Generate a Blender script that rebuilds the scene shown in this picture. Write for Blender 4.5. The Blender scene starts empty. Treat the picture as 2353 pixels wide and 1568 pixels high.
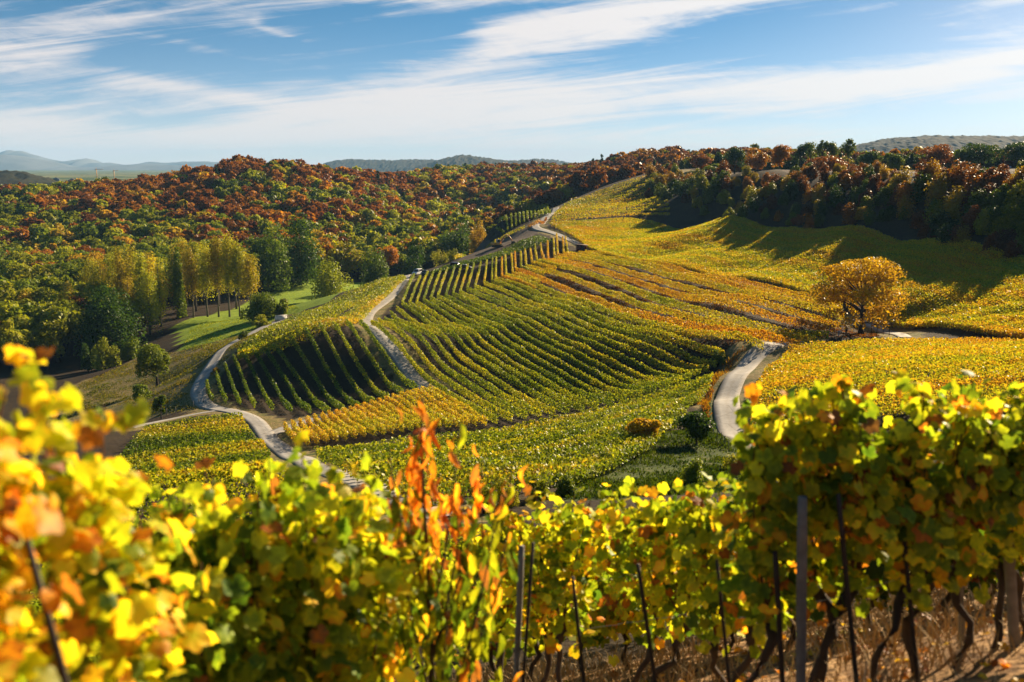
import bpy, math, random
import numpy as np
from mathutils import Vector, Matrix
random.seed(7); rng = np.random.default_rng(7)
C = bpy.context.scene
COL = C.collection
# ------------------------------------------------------------------ camera, light, sky
F, CX, CY, HOR = 2287.0, 1176.5, 784.0, 385.0
PITCH = math.atan((CY-HOR)/F)
cam = bpy.data.cameras.new('camera'); camo = bpy.data.objects.new('camera', cam); COL.objects.link(camo)
cam.sensor_width = 36; cam.lens = 36*F/2353.0
camo.location = (0,0,0); camo.rotation_euler = (math.pi/2-PITCH, 0, 0)
cam.clip_start = .1; cam.clip_end = 40000
cam.dof.use_dof = True; cam.dof.focus_distance = 170; cam.dof.aperture_fstop = 1.9
C.camera = camo
SUN_AZ, SUN_EL = math.radians(38), math.radians(23.5)
SDIR = Vector((math.sin(SUN_AZ)*math.cos(SUN_EL), math.cos(SUN_AZ)*math.cos(SUN_EL), math.sin(SUN_EL)))
sun = bpy.data.lights.new('sun', 'SUN'); sun.energy = 5.0; sun.angle = math.radians(.53); sun.color = (1, .79, .52)
suno = bpy.data.objects.new('sun', sun); COL.objects.link(suno); suno.rotation_euler = SDIR.to_track_quat('Z','Y').to_euler()
C.view_settings.view_transform = 'Standard'; C.view_settings.look = 'None'
C.view_settings.exposure = 1.42; C.view_settings.gamma = 1
C.cycles.max_bounces = 6; C.cycles.diffuse_bounces = 3; C.cycles.transmission_bounces = 4; C.cycles.glossy_bounces = 2
C.cycles.volume_bounces = 1
W = bpy.data.worlds.new('World'); C.world = W; W.use_nodes = True

def N(nt, typ, **kw):
    n = nt.nodes.new(typ)
    for k, v in kw.items():
        if k.startswith('i_'):
            key = k[2:]; key = int(key) if key.isdigit() else key.replace('_', ' ')
            n.inputs[key].default_value = v
        else: setattr(n, k, v)
    return n
def M(nt, op, a, b=None, c=None, clamp=False):
    n = nt.nodes.new('ShaderNodeMath'); n.operation = op; n.use_clamp = clamp
    for i, v in enumerate((a, b, c)):
        if v is None: continue
        if isinstance(v, (int, float)): n.inputs[i].default_value = v
        else: nt.links.new(v, n.inputs[i])
    return n.outputs[0]
def MIX(nt, f, a, b, mode='MIX'):
    n = nt.nodes.new('ShaderNodeMix'); n.data_type = 'RGBA'; n.blend_type = mode
    for i, v in ((0, f), (6, a), (7, b)):
        if isinstance(v, (int, float)): n.inputs[i].default_value = v
        elif isinstance(v, tuple): n.inputs[i].default_value = (*v[:3], 1)
        else: nt.links.new(v, n.inputs[i])
    return n.outputs[2]
def RAMP(nt, f, stops, interp='LINEAR'):
    n = nt.nodes.new('ShaderNodeValToRGB'); r = n.color_ramp; r.interpolation = interp
    while len(r.elements) < len(stops): r.elements.new(.5)
    for e, (p, c) in zip(r.elements, stops):
        e.position = p; e.color = (*c, 1) if isinstance(c, tuple) else (c, c, c, 1)
    nt.links.new(f, n.inputs[0]); return n.outputs[0]

def build_world():
    nt = W.node_tree; nt.nodes.clear()
    tc = N(nt, 'ShaderNodeTexCoord'); sep = N(nt, 'ShaderNodeSeparateXYZ'); nt.links.new(tc.outputs['Generated'], sep.inputs[0])
    x, y, z = sep.outputs
    zc = M(nt, 'MAXIMUM', z, 0.0)
    # look a little higher into the sky model: the air of this clear autumn day is cleaner than the model's
    cmb = N(nt, 'ShaderNodeCombineXYZ'); nt.links.new(x, cmb.inputs[0]); nt.links.new(y, cmb.inputs[1])
    nt.links.new(M(nt, 'ADD', M(nt, 'MULTIPLY', zc, 3.2), .03), cmb.inputs[2])
    nrm = N(nt, 'ShaderNodeVectorMath', operation='NORMALIZE'); nt.links.new(cmb.outputs[0], nrm.inputs[0])
    sky = N(nt, 'ShaderNodeTexSky', sky_type='NISHITA', sun_disc=False, sun_elevation=SUN_EL, sun_rotation=SUN_AZ,
            air_density=1.0, dust_density=.35, ozone_density=2.2)
    nt.links.new(nrm.outputs[0], sky.inputs[0])
    hs = N(nt, 'ShaderNodeHueSaturation', i_Saturation=1.72, i_Value=.92, i_Hue=.484); nt.links.new(sky.outputs[0], hs.inputs['Color'])
    # cirrus: streaks in azimuth / elevation
    yy = M(nt, 'MAXIMUM', M(nt, 'ABSOLUTE', y), .15)
    u = M(nt, 'DIVIDE', x, yy); v = M(nt, 'DIVIDE', zc, yy)
    def noise(su, sv, tilt, sc, det, dist=0., w=0., rough=.55):
        c = N(nt, 'ShaderNodeCombineXYZ')
        nt.links.new(M(nt, 'MULTIPLY', u, su), c.inputs[0])
        nt.links.new(M(nt, 'MULTIPLY', M(nt, 'ADD', v, M(nt, 'MULTIPLY', u, tilt)), sv), c.inputs[1])
        c.inputs[2].default_value = w
        n = N(nt, 'ShaderNodeTexNoise', i_Scale=sc, i_Detail=det, i_Distortion=dist, i_Roughness=rough); nt.links.new(c.outputs[0], n.inputs['Vector'])
        return n.outputs[0]
    big = noise(2.2, 9.0, -.10, 1.0, 4, .6, 3.1)
    fine = noise(3.6, 46.0, -.10, 1.0, 8, 1.3, 8.7, .62)
    wisp = noise(14.0, 60.0, .16, 1.0, 6, 1.5, 1.7, .65)
    warp = noise(3.0, 12.0, 0, 1.0, 3, 0, 5.)
    uw = M(nt, 'ADD', u, M(nt, 'MULTIPLY', M(nt, 'SUBTRACT', warp, .5), .25))
    vw = M(nt, 'ADD', v, M(nt, 'MULTIPLY', M(nt, 'SUBTRACT', big, .5), .05))
    def blob(px, py, rx, ry, amp, tilt=0.):
        u0 = (px-CX)/F; v0 = math.tan(math.atan((HOR-py)/F))
        du = M(nt, 'SUBTRACT', uw, u0)
        a = M(nt, 'DIVIDE', du, rx/F)
        b = M(nt, 'DIVIDE', M(nt, 'SUBTRACT', M(nt, 'SUBTRACT', vw, v0), M(nt, 'MULTIPLY', du, tilt)), ry/F)
        d2 = M(nt, 'ADD', M(nt, 'MULTIPLY', a, a), M(nt, 'MULTIPLY', b, b))
        return M(nt, 'MULTIPLY', M(nt, 'EXPONENT', M(nt, 'MULTIPLY', d2, -1.)), amp)
    tot = None
    for b in CLOUDS:
        o = blob(*b); tot = o if tot is None else M(nt, 'ADD', tot, o)
    f = M(nt, 'ADD', tot, M(nt, 'MULTIPLY', M(nt, 'SUBTRACT', fine, .5), 2.9))
    f = M(nt, 'ADD', f, M(nt, 'MULTIPLY', M(nt, 'SUBTRACT', big, .5), 1.1))
    f = M(nt, 'ADD', f, M(nt, 'MULTIPLY', M(nt, 'SUBTRACT', wisp, .5), .7))
    dens = N(nt, 'ShaderNodeMapRange', interpolation_type='SMOOTHSTEP'); nt.links.new(f, dens.inputs[0])
    dens.inputs[1].default_value = -.10; dens.inputs[2].default_value = 1.25; dens.inputs[3].default_value = 0; dens.inputs[4].default_value = .93
    # pale veil thickening towards the horizon
    veil = M(nt, 'EXPONENT', M(nt, 'MULTIPLY', v, -14.0))
    ang = N(nt, 'ShaderNodeVectorMath', operation='DOT_PRODUCT'); nt.links.new(tc.outputs['Generated'], ang.inputs[0]); ang.inputs[1].default_value = SDIR
    glow = M(nt, 'POWER', M(nt, 'MAXIMUM', ang.outputs['Value'], 0.), 6.0)
    cb = M(nt, 'ADD', M(nt, 'MULTIPLY', glow, 1.8), 7.4)
    ccol = MIX(nt, glow, (1.0, .92, .885), (1., .99, .96))
    cloudc = N(nt, 'ShaderNodeVectorMath', operation='SCALE'); nt.links.new(ccol, cloudc.inputs[0]); nt.links.new(cb, cloudc.inputs['Scale'])
    low = MIX(nt, M(nt, 'MULTIPLY', veil, .92), hs.outputs[0], cloudc.outputs[0])
    fin = MIX(nt, dens.outputs[0], low, cloudc.outputs[0])
    bg = N(nt, 'ShaderNodeBackground', i_Strength=.046); nt.links.new(fin, bg.inputs[0])
    out = N(nt, 'ShaderNodeOutputWorld'); nt.links.new(bg.outputs[0], out.inputs[0])
CLOUDS = [(40,150,330,60,.85,-.02),(300,70,170,30,.5,.2),(60,300,420,60,.55,0),(480,215,280,20,.55,-.12),(720,66,120,14,.5,-.12),(760,75,60,7,.4,-.3),
          (560,115,180,12,.4,-.12),(950,240,380,60,.85,.08),(1400,60,330,55,.95,.2),(1150,5,260,16,.9,0),(1500,225,700,50,.75,.05),
          (2250,150,420,50,1.0,.2),(2000,190,300,30,.65,.05),(1300,330,1500,44,.5,0),(1250,120,230,36,.6,.1),(2280,20,200,12,.6,.05),(620,310,500,26,.35,0),(1800,10,400,10,.45,.1),
          (700,130,300,50,-.5,0),(1800,95,300,40,-.5,.1),(350,150,120,20,-.5,0),(1000,90,180,34,-.45,0),(2250,262,200,14,-.5,.05),(380,265,170,14,-.45,0),(1700,285,300,10,-.35,.02)]
build_world()

# ------------------------------------------------------------------ pixel rays and terrain
cp, sp = math.cos(PITCH), math.sin(PITCH)
def ray(X, Y):
    a = (X-CX)/F; b = (CY-Y)/F
    return a, cp+b*sp, -sp+b*cp           # x, y, z
def P(X, Y, d, dz=0.):
    x, y, z = ray(X, Y); t = d/y
    return (x*t, d, z*t+dz)
CTRL = []
def c(X, Y, d, dz=0.): CTRL.append(P(X, Y, d, dz))
def w(x, y, z): CTRL.append((x, y, z))
# slope the camera stands on
for y, z in ((-12,1.2),(0,-1.7),(4.5,-3.4),(8,-4.7),(11,-6.1),(20,-9.5),(35,-14.8),(50,-19.3)):
    w(0, y, z); 
w(3.3,6.5,-3.3); w(6,6,-2.2); w(-1.1,2.4,-2.6); w(-3,4,-3.6); w(5,11,-5.0); w(9,14,-5.2); w(-6,11,-7.2)
w(12,4,.2); w(22,20,-5); w(40,35,-8.5); w(60,70,-17); w(30,60,-19); w(-20,20,-12); w(-35,45,-20); w(-60,75,-29); w(-15,-2,-4.2)
w(80,100,-18); w(60,20,2); w(-60,20,-16); w(-100,60,-30); w(30,-15,6); w(-40,-15,-6); w(100,60,-6); w(-120,100,-42)
for a in ((1010,1190,62),(890,1140,70),(771,1092,88),(640,1028,140),(600,980,160),(555,945,174),(465,930,188),(450,900,196),(478,858,210),(530,795,236),(640,737,290),
          (500,1000,154),(400,1030,142),(250,1100,118),(150,1120,112),(330,975,176),(0,1000,150),
          (360,885,238),(320,965,192),(200,900,243),(430,780,290),(520,735,340),(690,665,430),(480,735,338),(250,840,285),(100,840,300),(750,645,462),
          (700,1000,152),(800,985,150),(960,890,178),(900,810,200),(845,735,245),(895,690,276),(935,645,325),(958,630,336),(700,775,213),(560,812,218),(620,870,200),(760,850,199),(700,930,186),(850,915,182),(610,920,187),
          (750,720,255),(880,650,320),(660,735,285),(800,680,300),
          (1120,960,150),(1300,935,158),(1500,890,165),(1640,840,171),(1010,690,272),(1139,642,300),(1140,593,345),(1234,599,325),(1230,562,362),(1300,586,352),
          (1100,760,226),(1200,850,182),(1350,800,184),(1350,700,225),(1500,700,222),(1500,800,180),(1650,800,171),(1700,790,172),(1650,700,212),(1850,700,225),(1650,650,262),(1500,620,300),(1400,582,350),
          (1050,820,200),(1200,740,222),(1000,760,233),
          (1200,1000,130),(1000,1060,108),(1500,920,154),(1640,870,155),(1300,1060,98),(850,1040,118),
          (1500,1060,93),(1400,1110,78),(1600,1000,108),(1690,1000,118),(1765,1055,100),(1668,916,143),(1720,825,168),(1800,789,182),(1620,930,132),
          (1950,790,176),(2353,780,158),(1750,890,140),(2000,900,124),(2353,900,108),(1975,765,196),(2040,757,205),(2150,740,196),(2353,768,163),
          (1200,549,378),(1130,572,392),(1100,587,396),(980,620,362),(1200,522,430),(1240,518,445),(1276,478,520),(1130,530,470),
          (1335,572,368),(1260,512,452),(1290,470,530),(1400,425,575),(1510,396,610),(1450,442,530),(1440,470,500),(1500,466,470),(1600,488,430),(1700,502,398),(1800,512,345),(1900,520,318),(2100,547,270),(2353,592,222),
          (1870,666,248),(1700,635,290),(1500,600,335),(2100,705,208),(1900,580,282),(1600,545,352),(2200,640,222),(1600,590,322),(1400,540,400),(1650,600,310),(2000,600,262),(2353,680,190)): c(*a)
# valley, forest hill, plateau
for a in ((1000,620,420,-14),(900,640,430,-10),(1060,590,480,-18),(980,590,490,-10)): c(*a)
w(-75,480,-55); w(-60,520,-55); w(-40,560,-52); w(-190,330,-57); w(-260,330,-58); w(-160,270,-56); w(-230,220,-52); w(-60,640,-50); w(-55,800,-42); w(-340,420,-56)
for a in ((100,560,520,-14),(300,520,560,-14),(500,480,610,-14),(300,424,730,-17),(50,452,660,-17),(-60,462,640,-17),(120,432,720,-17),(200,410,800,-17),(600,362,760,-17),(720,372,800,-17),(480,378,770,-17),(850,392,860,-17),
          (750,470,640,-14),(850,440,740,-14),(700,520,560,-14),(600,420,690,-14),(950,400,900,-14),(1050,382,1100,-14),(1200,385,1150,-14),(1230,395,980,-14),(1300,400,880,-14),(1350,382,900,-14),(1450,356,880,-14),
          (1560,356,760,-15),(1750,350,640,-13),(2000,352,620,-13),(1300,450,720,-16),(1200,470,640,-16),(1400,410,690,-16),(1150,480,600,-16),(1100,450,820,-14)): c(*a)
for a in ((1560,402,540),(1700,403,440),(1850,403,385),(2050,404,338),(2200,404,308),(2353,403,275),(1650,395,560),(2000,393,460),(2250,389,430),(2400,385,420),(1850,402,430),(1850,398,475),(1930,402,395),(2000,401,372),(2000,398,412),(2150,402,348),(2150,396,395),(2300,401,328),(2300,394,372),(2400,400,315),(2400,392,365),(2353,390,400)): c(*a)
for a in ((1800,440,368),(1950,445,330),(2100,450,298),(2250,460,268),(2353,475,244)): c(*a)
w(150,700,-4); w(260,640,-6); w(330,500,-5); w(250,380,-3); w(190,300,-4); w(178,220,-7); w(165,165,-15); w(350,900,-8); w(250,150,-4); w(300,250,2)
w(-500,900,-44); w(-450,700,-33); w(-330,950,-40); w(-400,1050,-46); w(-420,560,-38); w(-260,1100,-40); w(-150,1000,-30); w(-330,850,-34); w(0,1300,-12); w(300,1250,-8); w(-300,1300,-42); w(-500,300,-50); w(-300,150,-48); w(-480,1250,-46); w(450,400,0); w(450,1000,-8); w(420,100,0); w(-300,0,-35); w(300,0,8)
CT = np.array(CTRL)
def tps_fit(xy, z, lam):
    n = len(xy); d = np.linalg.norm(xy[:,None]-xy[None], axis=2)/100
    K = np.where(d > 0, d*d*np.log(np.maximum(d, 1e-9)), 0)+lam*np.eye(n)
    Pm = np.c_[np.ones(n), xy/100]
    A = np.zeros((n+3, n+3)); A[:n,:n] = K; A[:n,n:] = Pm; A[n:,:n] = Pm.T
    return np.linalg.solve(A, np.r_[z, 0, 0, 0])
XYC = CT[:,:2]; WT = tps_fit(XYC, CT[:,2], .0004)
def tps(x, y):
    out = np.empty(len(x))
    for i in range(0, len(x), 20000):
        q = np.c_[x[i:i+20000], y[i:i+20000]]
        d = np.linalg.norm(q[:,None]-XYC[None], axis=2)/100
        out[i:i+20000] = np.where(d > 0, d*d*np.log(np.maximum(d, 1e-9)), 0)@WT[:-3] + WT[-3] + q/100@WT[-2:]
    return out
def axis(parts):
    a = []
    for lo, hi, s in parts: a += list(np.arange(lo, hi, s))
    return np.array(a)
gx = axis([(-13000,-3000,2000),(-3000,-1000,400),(-1000,-500,60),(-500,-80,4),(-80,-14,2),(-14,14,.6),(14,80,2),(80,500,4),(500,1000,60),(1000,3000,400),(3000,13001,2000)])
gy = axis([(-60,-10,10),(-10,0,1.5),(0,20,.6),(20,80,1.5),(80,480,2.5),(480,1300,6),(1300,3000,60),(3000,13001,1000)])
GX, GY = np.meshgrid(gx, gy)
qx = np.clip(GX, -500, 460); qy = np.clip(GY, -30, 1300)
GZ = tps(qx.ravel(), qy.ravel()).reshape(GX.shape)
far = np.maximum(np.abs(GX-qx), np.abs(GY-qy)); k = np.clip(far/900, 0, 1); k = k*k*(3-2*k)
GZ = GZ*(1-k) + (-27-.004*np.clip(GY-1300, 0, 4000)*0)*k
def vnoise(x, y, s, seed):
    r = np.random.default_rng(seed).random((64, 64)); x = x/s; y = y/s
    i = np.floor(x).astype(int); j = np.floor(y).astype(int); a = x-i; b = y-j; a = a*a*(3-2*a); b = b*b*(3-2*b)
    g = lambda p, q: r[p % 64, q % 64]
    return (g(i,j)*(1-a)+g(i+1,j)*a)*(1-b)+(g(i,j+1)*(1-a)+g(i+1,j+1)*a)*b
near = (GY < 25) & (np.abs(GX) < 16)
GZ += np.where(near, (vnoise(GX, GY, 1.3, 1)-.5)*.12+(vnoise(GX, GY, .7, 2)-.5)*.06, (vnoise(GX, GY, 14, 3)-.5)*.5*(far < 1)*(GY > 60))
def H(x, y):
    x = np.atleast_1d(np.asarray(x, float)); y = np.atleast_1d(np.asarray(y, float))
    i = np.clip(np.searchsorted(gx, x)-1, 0, len(gx)-2); j = np.clip(np.searchsorted(gy, y)-1, 0, len(gy)-2)
    a = np.clip((x-gx[i])/(gx[i+1]-gx[i]), 0, 1); b = np.clip((y-gy[j])/(gy[j+1]-gy[j]), 0, 1)
    return (GZ[j,i]*(1-a)+GZ[j,i+1]*a)*(1-b)+(GZ[j+1,i]*(1-a)+GZ[j+1,i+1]*a)*b
def h(x, y): return float(H(x, y)[0])
STEP = np.concatenate([np.arange(3, 60, .25), np.arange(60, 1300, .5)])
def hit(X, Y, lift=0., dmin=40.):
    x, y, z = ray(X, Y); d = STEP[STEP >= dmin]
    t = d/y; g = H(x*t, d)+lift-z*t
    i = int(np.argmax(g >= 0)) if (g >= 0).any() else int(np.argmax(g))
    if i > 0 and g[i] > 0:
        f = g[i-1]/(g[i-1]-g[i]) if g[i] != g[i-1] else 0; dd = d[i-1]+(d[i]-d[i-1])*np.clip(f, 0, 1)
    else: dd = d[i]
    return x/y*dd, dd
def hits(pts, lift=0., dmin=40.): return np.array([hit(a, b, lift, dmin) for a, b in pts])
def inpoly(px, py, poly):
    ins = np.zeros(px.shape, bool); n = len(poly)
    for i in range(n):
        x1, y1 = poly[i]; x2, y2 = poly[(i+1) % n]
        cond = (y1 > py) != (y2 > py)
        ins ^= cond & (px < (x2-x1)*(py-y1)/((y2-y1) if y2 != y1 else 1e-9)+x1)
    return ins
def resample(pts, step=None, n=None):
    pts = np.asarray(pts, float); s = np.r_[0, np.cumsum(np.linalg.norm(np.diff(pts, axis=0), axis=1))]
    m = n if n else max(2, int(s[-1]/step)+1); t = np.linspace(0, s[-1], m)
    return np.stack([np.interp(t, s, pts[:,k]) for k in range(pts.shape[1])], 1)
def smooth(pts, it=2):
    pts = np.asarray(pts, float)
    for _ in range(it):
        q = [pts[0]]
        for a, b in zip(pts[:-1], pts[1:]): q += [a*.75+b*.25, a*.25+b*.75]
        q.append(pts[-1]); pts = np.array(q)
    return pts

# ------------------------------------------------------------------ mesh helpers
def mesh(name, v, f, mats, midx=None, smooth_=False, attr=None):
    """v (n,3); f: int array (m,k) or list of arrays of different k"""
    me = bpy.data.meshes.new(name); fs = f if isinstance(f, list) else [f]
    fs = [a for a in fs if len(a)]
    me.vertices.add(len(v)); me.vertices.foreach_set('co', np.asarray(v, np.float32).ravel())
    tot = sum(len(a) for a in fs); loops = np.concatenate([a.ravel() for a in fs]).astype(np.int32)
    me.loops.add(len(loops)); me.loops.foreach_set('vertex_index', loops)
    me.polygons.add(tot); cnt = np.concatenate([np.full(len(a), a.shape[1]) for a in fs]); st = np.r_[0, np.cumsum(cnt)[:-1]]
    me.polygons.foreach_set('loop_start', st.astype(np.int32))
    for m in (mats if isinstance(mats, (list, tuple)) else [mats]): me.materials.append(m)
    if midx is not None: me.polygons.foreach_set('material_index', np.asarray(midx, np.int32))
    if smooth_: me.polygons.foreach_set('use_smooth', np.ones(tot, bool))
    if attr is not None:
        for an, av in attr.items():
            at = me.color_attributes.new(an, 'FLOAT_COLOR', 'POINT'); at.data.foreach_set('color', np.asarray(av, np.float32).ravel())
    me.update(); return me
def link(name, me, parent=None, loc=None, rz=0., scale=None):
    o = bpy.data.objects.new(name, me); COL.objects.link(o)
    if loc is not None: o.location = loc
    o.rotation_euler[2] = rz
    if scale is not None: o.scale = scale if not isinstance(scale, (int, float)) else (scale,)*3
    if parent: o.parent = parent
    return o
def empty(name, loc, rz=0.): 
    o = link(name, None, loc=loc, rz=rz); o.empty_display_size = .5; return o
def tag(o, label=None, cat=None, group=None, kind=None):
    if label: o['label'] = label
    if cat: o['category'] = cat
    if group: o['group'] = group
    if kind: o['kind'] = kind
    return o
def copy_tree(o, loc, rz=0., scale=None):
    r = o.copy(); COL.objects.link(r); r.location = loc; r.rotation_euler[2] = rz
    if scale is not None: r.scale = scale
    for ch in o.children:
        d = ch.copy(); COL.objects.link(d); d.parent = r
        for g in ch.children: e = g.copy(); COL.objects.link(e); e.parent = d
    return r
class MB:
    """collects quads / tris; several materials by index"""
    def __init__(s): s.v = []; s.q = []; s.t = []; s.n = 0
    def add(s, v, q=None, t=None):
        v = np.asarray(v, float)
        if q is not None and len(q): s.q.append(np.asarray(q, int)+s.n)
        if t is not None and len(t): s.t.append(np.asarray(t, int)+s.n)
        s.v.append(v); s.n += len(v); return s
    def box(s, cx, cy, cz, sx, sy, sz, rot=None, taper=1., bev=0.):
        x, y, z = sx/2, sy/2, sz/2; tx, ty = x*taper, y*taper
        v = np.array([(-x,-y,-z),(x,-y,-z),(x,y,-z),(-x,y,-z),(-tx,-ty,z),(tx,-ty,z),(tx,ty,z),(-tx,ty,z)])
        if rot is not None: v = v@np.array(rot).T
        return s.add(v+np.array([cx,cy,cz]), [(3,2,1,0),(4,5,6,7),(0,1,5,4),(1,2,6,5),(2,3,7,6),(3,0,4,7)])
    def tube(s, pts, rad, k=6, cap=True):
        pts = np.asarray(pts, float); m = len(pts); rad = np.broadcast_to(np.asarray(rad, float), (m,))
        d = np.gradient(pts, axis=0); d /= np.maximum(np.linalg.norm(d, axis=1, keepdims=True), 1e-9)
        up = np.where(np.abs(d[:,2:3]) > .9, np.array([[1.,0,0]]), np.array([[0,0,1.]]))
        a = np.cross(d, up); a /= np.maximum(np.linalg.norm(a, axis=1, keepdims=True), 1e-9); b = np.cross(d, a)
        th = np.linspace(0, 2*np.pi, k, endpoint=False)
        v = pts[:,None]+rad[:,None,None]*(np.cos(th)[None,:,None]*a[:,None]+np.sin(th)[None,:,None]*b[:,None])
        i = np.arange(m-1)[:,None]*k; j = np.arange(k)[None]; j2 = (j+1) % k
        q = np.stack([i+j, i+j2, i+k+j2, i+k+j], -1).reshape(-1,4)
        vv = v.reshape(-1,3); t = []
        if cap:
            vv = np.vstack([vv, pts[-1:], pts[:1]]); e = (m-1)*k
            t = [(e+jj, e+(jj+1) % k, m*k) for jj in range(k)]+[((jj+1) % k, jj, m*k+1) for jj in range(k)]
        return s.add(vv, q, t)
    def lathe(s, prof, k=12, c=(0,0,0)):
        prof = np.asarray(prof, float); th = np.linspace(0, 2*np.pi, k, endpoint=False); m = len(prof)
        v = np.stack([prof[:,0,None]*np.cos(th), prof[:,0,None]*np.sin(th), np.repeat(prof[:,1,None], k, 1)], -1).reshape(-1,3)+np.array(c)
        i = np.arange(m-1)[:,None]*k; j = np.arange(k)[None]; j2 = (j+1) % k
        return s.add(v, np.stack([i+j, i+j2, i+k+j2, i+k+j], -1).reshape(-1,4))
    def prism(s, poly, y0, y1):
        """poly in x,z extruded along y"""
        n = len(poly); v = [(a,y0,b) for a,b in poly]+[(a,y1,b) for a,b in poly]
        s.add(v, [(i,(i+1) % n,n+(i+1) % n,n+i) for i in range(n)])
        ca = np.mean(poly, axis=0)
        s.add([(a,y0,b) for a,b in poly]+[(ca[0],y0,ca[1])], None, [((i+1) % n,i,n) for i in range(n)])
        s.add([(a,y1,b) for a,b in poly]+[(ca[0],y1,ca[1])], None, [(i,(i+1) % n,n) for i in range(n)])
        return s
    def arrays(s): 
        return np.vstack(s.v), (np.vstack(s.q) if s.q else np.zeros((0,4),int)), (np.vstack(s.t) if s.t else np.zeros((0,3),int))
    def mesh(s, name, mat, sm=False):
        v, q, t = s.arrays(); return mesh(name, v, [q, t], mat, smooth_=sm)
    def build(s, name, mat, parent=None, loc=None, rz=0., sm=False):
        return link(name, s.mesh(name, mat, sm), parent, loc, rz)
def cards(cen, size, nrm, asp=1., r=rng, fold=0.):
    """leaf quads: kite shaped, at cen, facing nrm"""
    n = len(cen); nrm = nrm/np.maximum(np.linalg.norm(nrm, axis=1, keepdims=True), 1e-9)
    t = r.normal(size=(n,3)); a = np.cross(nrm, t); a /= np.maximum(np.linalg.norm(a, axis=1, keepdims=True), 1e-9); b = np.cross(nrm, a)
    s = np.broadcast_to(np.asarray(size, float), (n,))[:,None]*.5
    v = np.stack([cen-a*s, cen-b*s*asp*.9+a*s*.1+nrm*s*fold, cen+a*s*1.1, cen+b*s*asp*.9+a*s*.1+nrm*s*fold], 1).reshape(-1,3)
    return v, np.arange(4*n).reshape(-1,4)

# ------------------------------------------------------------------ materials
def newmat(name):
    m = bpy.data.materials.new(name); m.use_nodes = True; m.node_tree.nodes.clear(); return m, m.node_tree
LEAF = [(0.0,(.020,.042,.008)),(.16,(.055,.105,.011)),(.32,(.16,.21,.014)),(.46,(.40,.39,.018)),(.60,(.56,.35,.020)),(.72,(.48,.20,.016)),(.82,(.30,.095,.014)),(.92,(.17,.065,.020)),(1.0,(.10,.05,.025))]
def leaf_material(name, src='OBJ', trans=.5, patch=25., pamp=.16, iamp=.22, gloss=.25, rough=.45, bright=1.0, bvar=.7):
    """autumn leaves; the object's colour gives (stage of autumn, brightness)"""
    m, nt = newmat(name)
    geo = N(nt, 'ShaderNodeNewGeometry')
    if src == 'OBJ':
        oi = N(nt, 'ShaderNodeObjectInfo'); colr = oi.outputs['Color']
    else:
        oi = N(nt, 'ShaderNodeVertexColor', layer_name='tone'); colr = oi.outputs['Color']
    sp_ = N(nt, 'ShaderNodeSeparateColor'); nt.links.new(colr, sp_.inputs[0])
    nz = N(nt, 'ShaderNodeTexNoise', i_Scale=1.0/patch, i_Detail=3.); nt.links.new(geo.outputs['Position'], nz.inputs['Vector'])
    f = M(nt, 'ADD', sp_.outputs[0], M(nt, 'MULTIPLY', M(nt, 'SUBTRACT', nz.outputs[0], .5), pamp*2))
    rp = geo.outputs['Random Per Island']
    f = M(nt, 'ADD', f, M(nt, 'MULTIPLY', M(nt, 'SUBTRACT', rp, .5), iamp), clamp=True)
    col = RAMP(nt, f, LEAF)
    r2 = M(nt, 'FRACT', M(nt, 'MULTIPLY', rp, 37.3))
    br = M(nt, 'MULTIPLY', M(nt, 'MULTIPLY', sp_.outputs[1], bright), M(nt, 'ADD', M(nt, 'MULTIPLY', r2, bvar), 1-bvar/2))
    vm = N(nt, 'ShaderNodeVectorMath', operation='SCALE'); nt.links.new(col, vm.inputs[0]); nt.links.new(br, vm.inputs['Scale'])
    pb = N(nt, 'ShaderNodeBsdfPrincipled', i_Roughness=rough); pb.inputs['Specular IOR Level'].default_value = gloss
    nt.links.new(vm.outputs[0], pb.inputs['Base Color'])
    tr = N(nt, 'ShaderNodeBsdfTranslucent')
    tcol = MIX(nt, 1.0, vm.outputs[0], (1.25,1.25,.55), 'MULTIPLY'); nt.links.new(tcol, tr.inputs[0])
    mx = N(nt, 'ShaderNodeMixShader'); mx.inputs[0].default_value = trans
    nt.links.new(pb.outputs[0], mx.inputs[1]); nt.links.new(tr.outputs[0], mx.inputs[2])
    out = N(nt, 'ShaderNodeOutputMaterial'); nt.links.new(mx.outputs[0], out.inputs[0]); return m
def simple(name, col, rough=.7, metal=0., var=.25, scale=6., spec=.3, col2=None, coord='Object', bump=0.):
    m, nt = newmat(name); tc = N(nt, 'ShaderNodeTexCoord')
    nz = N(nt, 'ShaderNodeTexNoise', i_Scale=scale, i_Detail=5.); nt.links.new(tc.outputs[coord], nz.inputs['Vector'])
    c2 = col2 or tuple(x*(1-var) for x in col); c1 = tuple(min(1, x*(1+var)) for x in col) if not col2 else col
    cl = RAMP(nt, nz.outputs[0], [(.3, c2), (.7, c1)])
    pb = N(nt, 'ShaderNodeBsdfPrincipled', i_Roughness=rough, i_Metallic=metal); pb.inputs['Specular IOR Level'].default_value = spec
    nt.links.new(cl, pb.inputs['Base Color'])
    if bump:
        b = N(nt, 'ShaderNodeBump', i_Strength=bump, i_Distance=.02); nt.links.new(nz.outputs[0], b.inputs['Height']); nt.links.new(b.outputs[0], pb.inputs['Normal'])
    out = N(nt, 'ShaderNodeOutputMaterial'); nt.links.new(pb.outputs[0], out.inputs[0]); return m
VINE = leaf_material('vine_foliage', patch=22., pamp=.2, iamp=.22, trans=.44, gloss=.12)
TREE = leaf_material('tree_foliage', patch=5., pamp=.07, iamp=.07, trans=.42, gloss=.08, bvar=.4)
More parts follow.
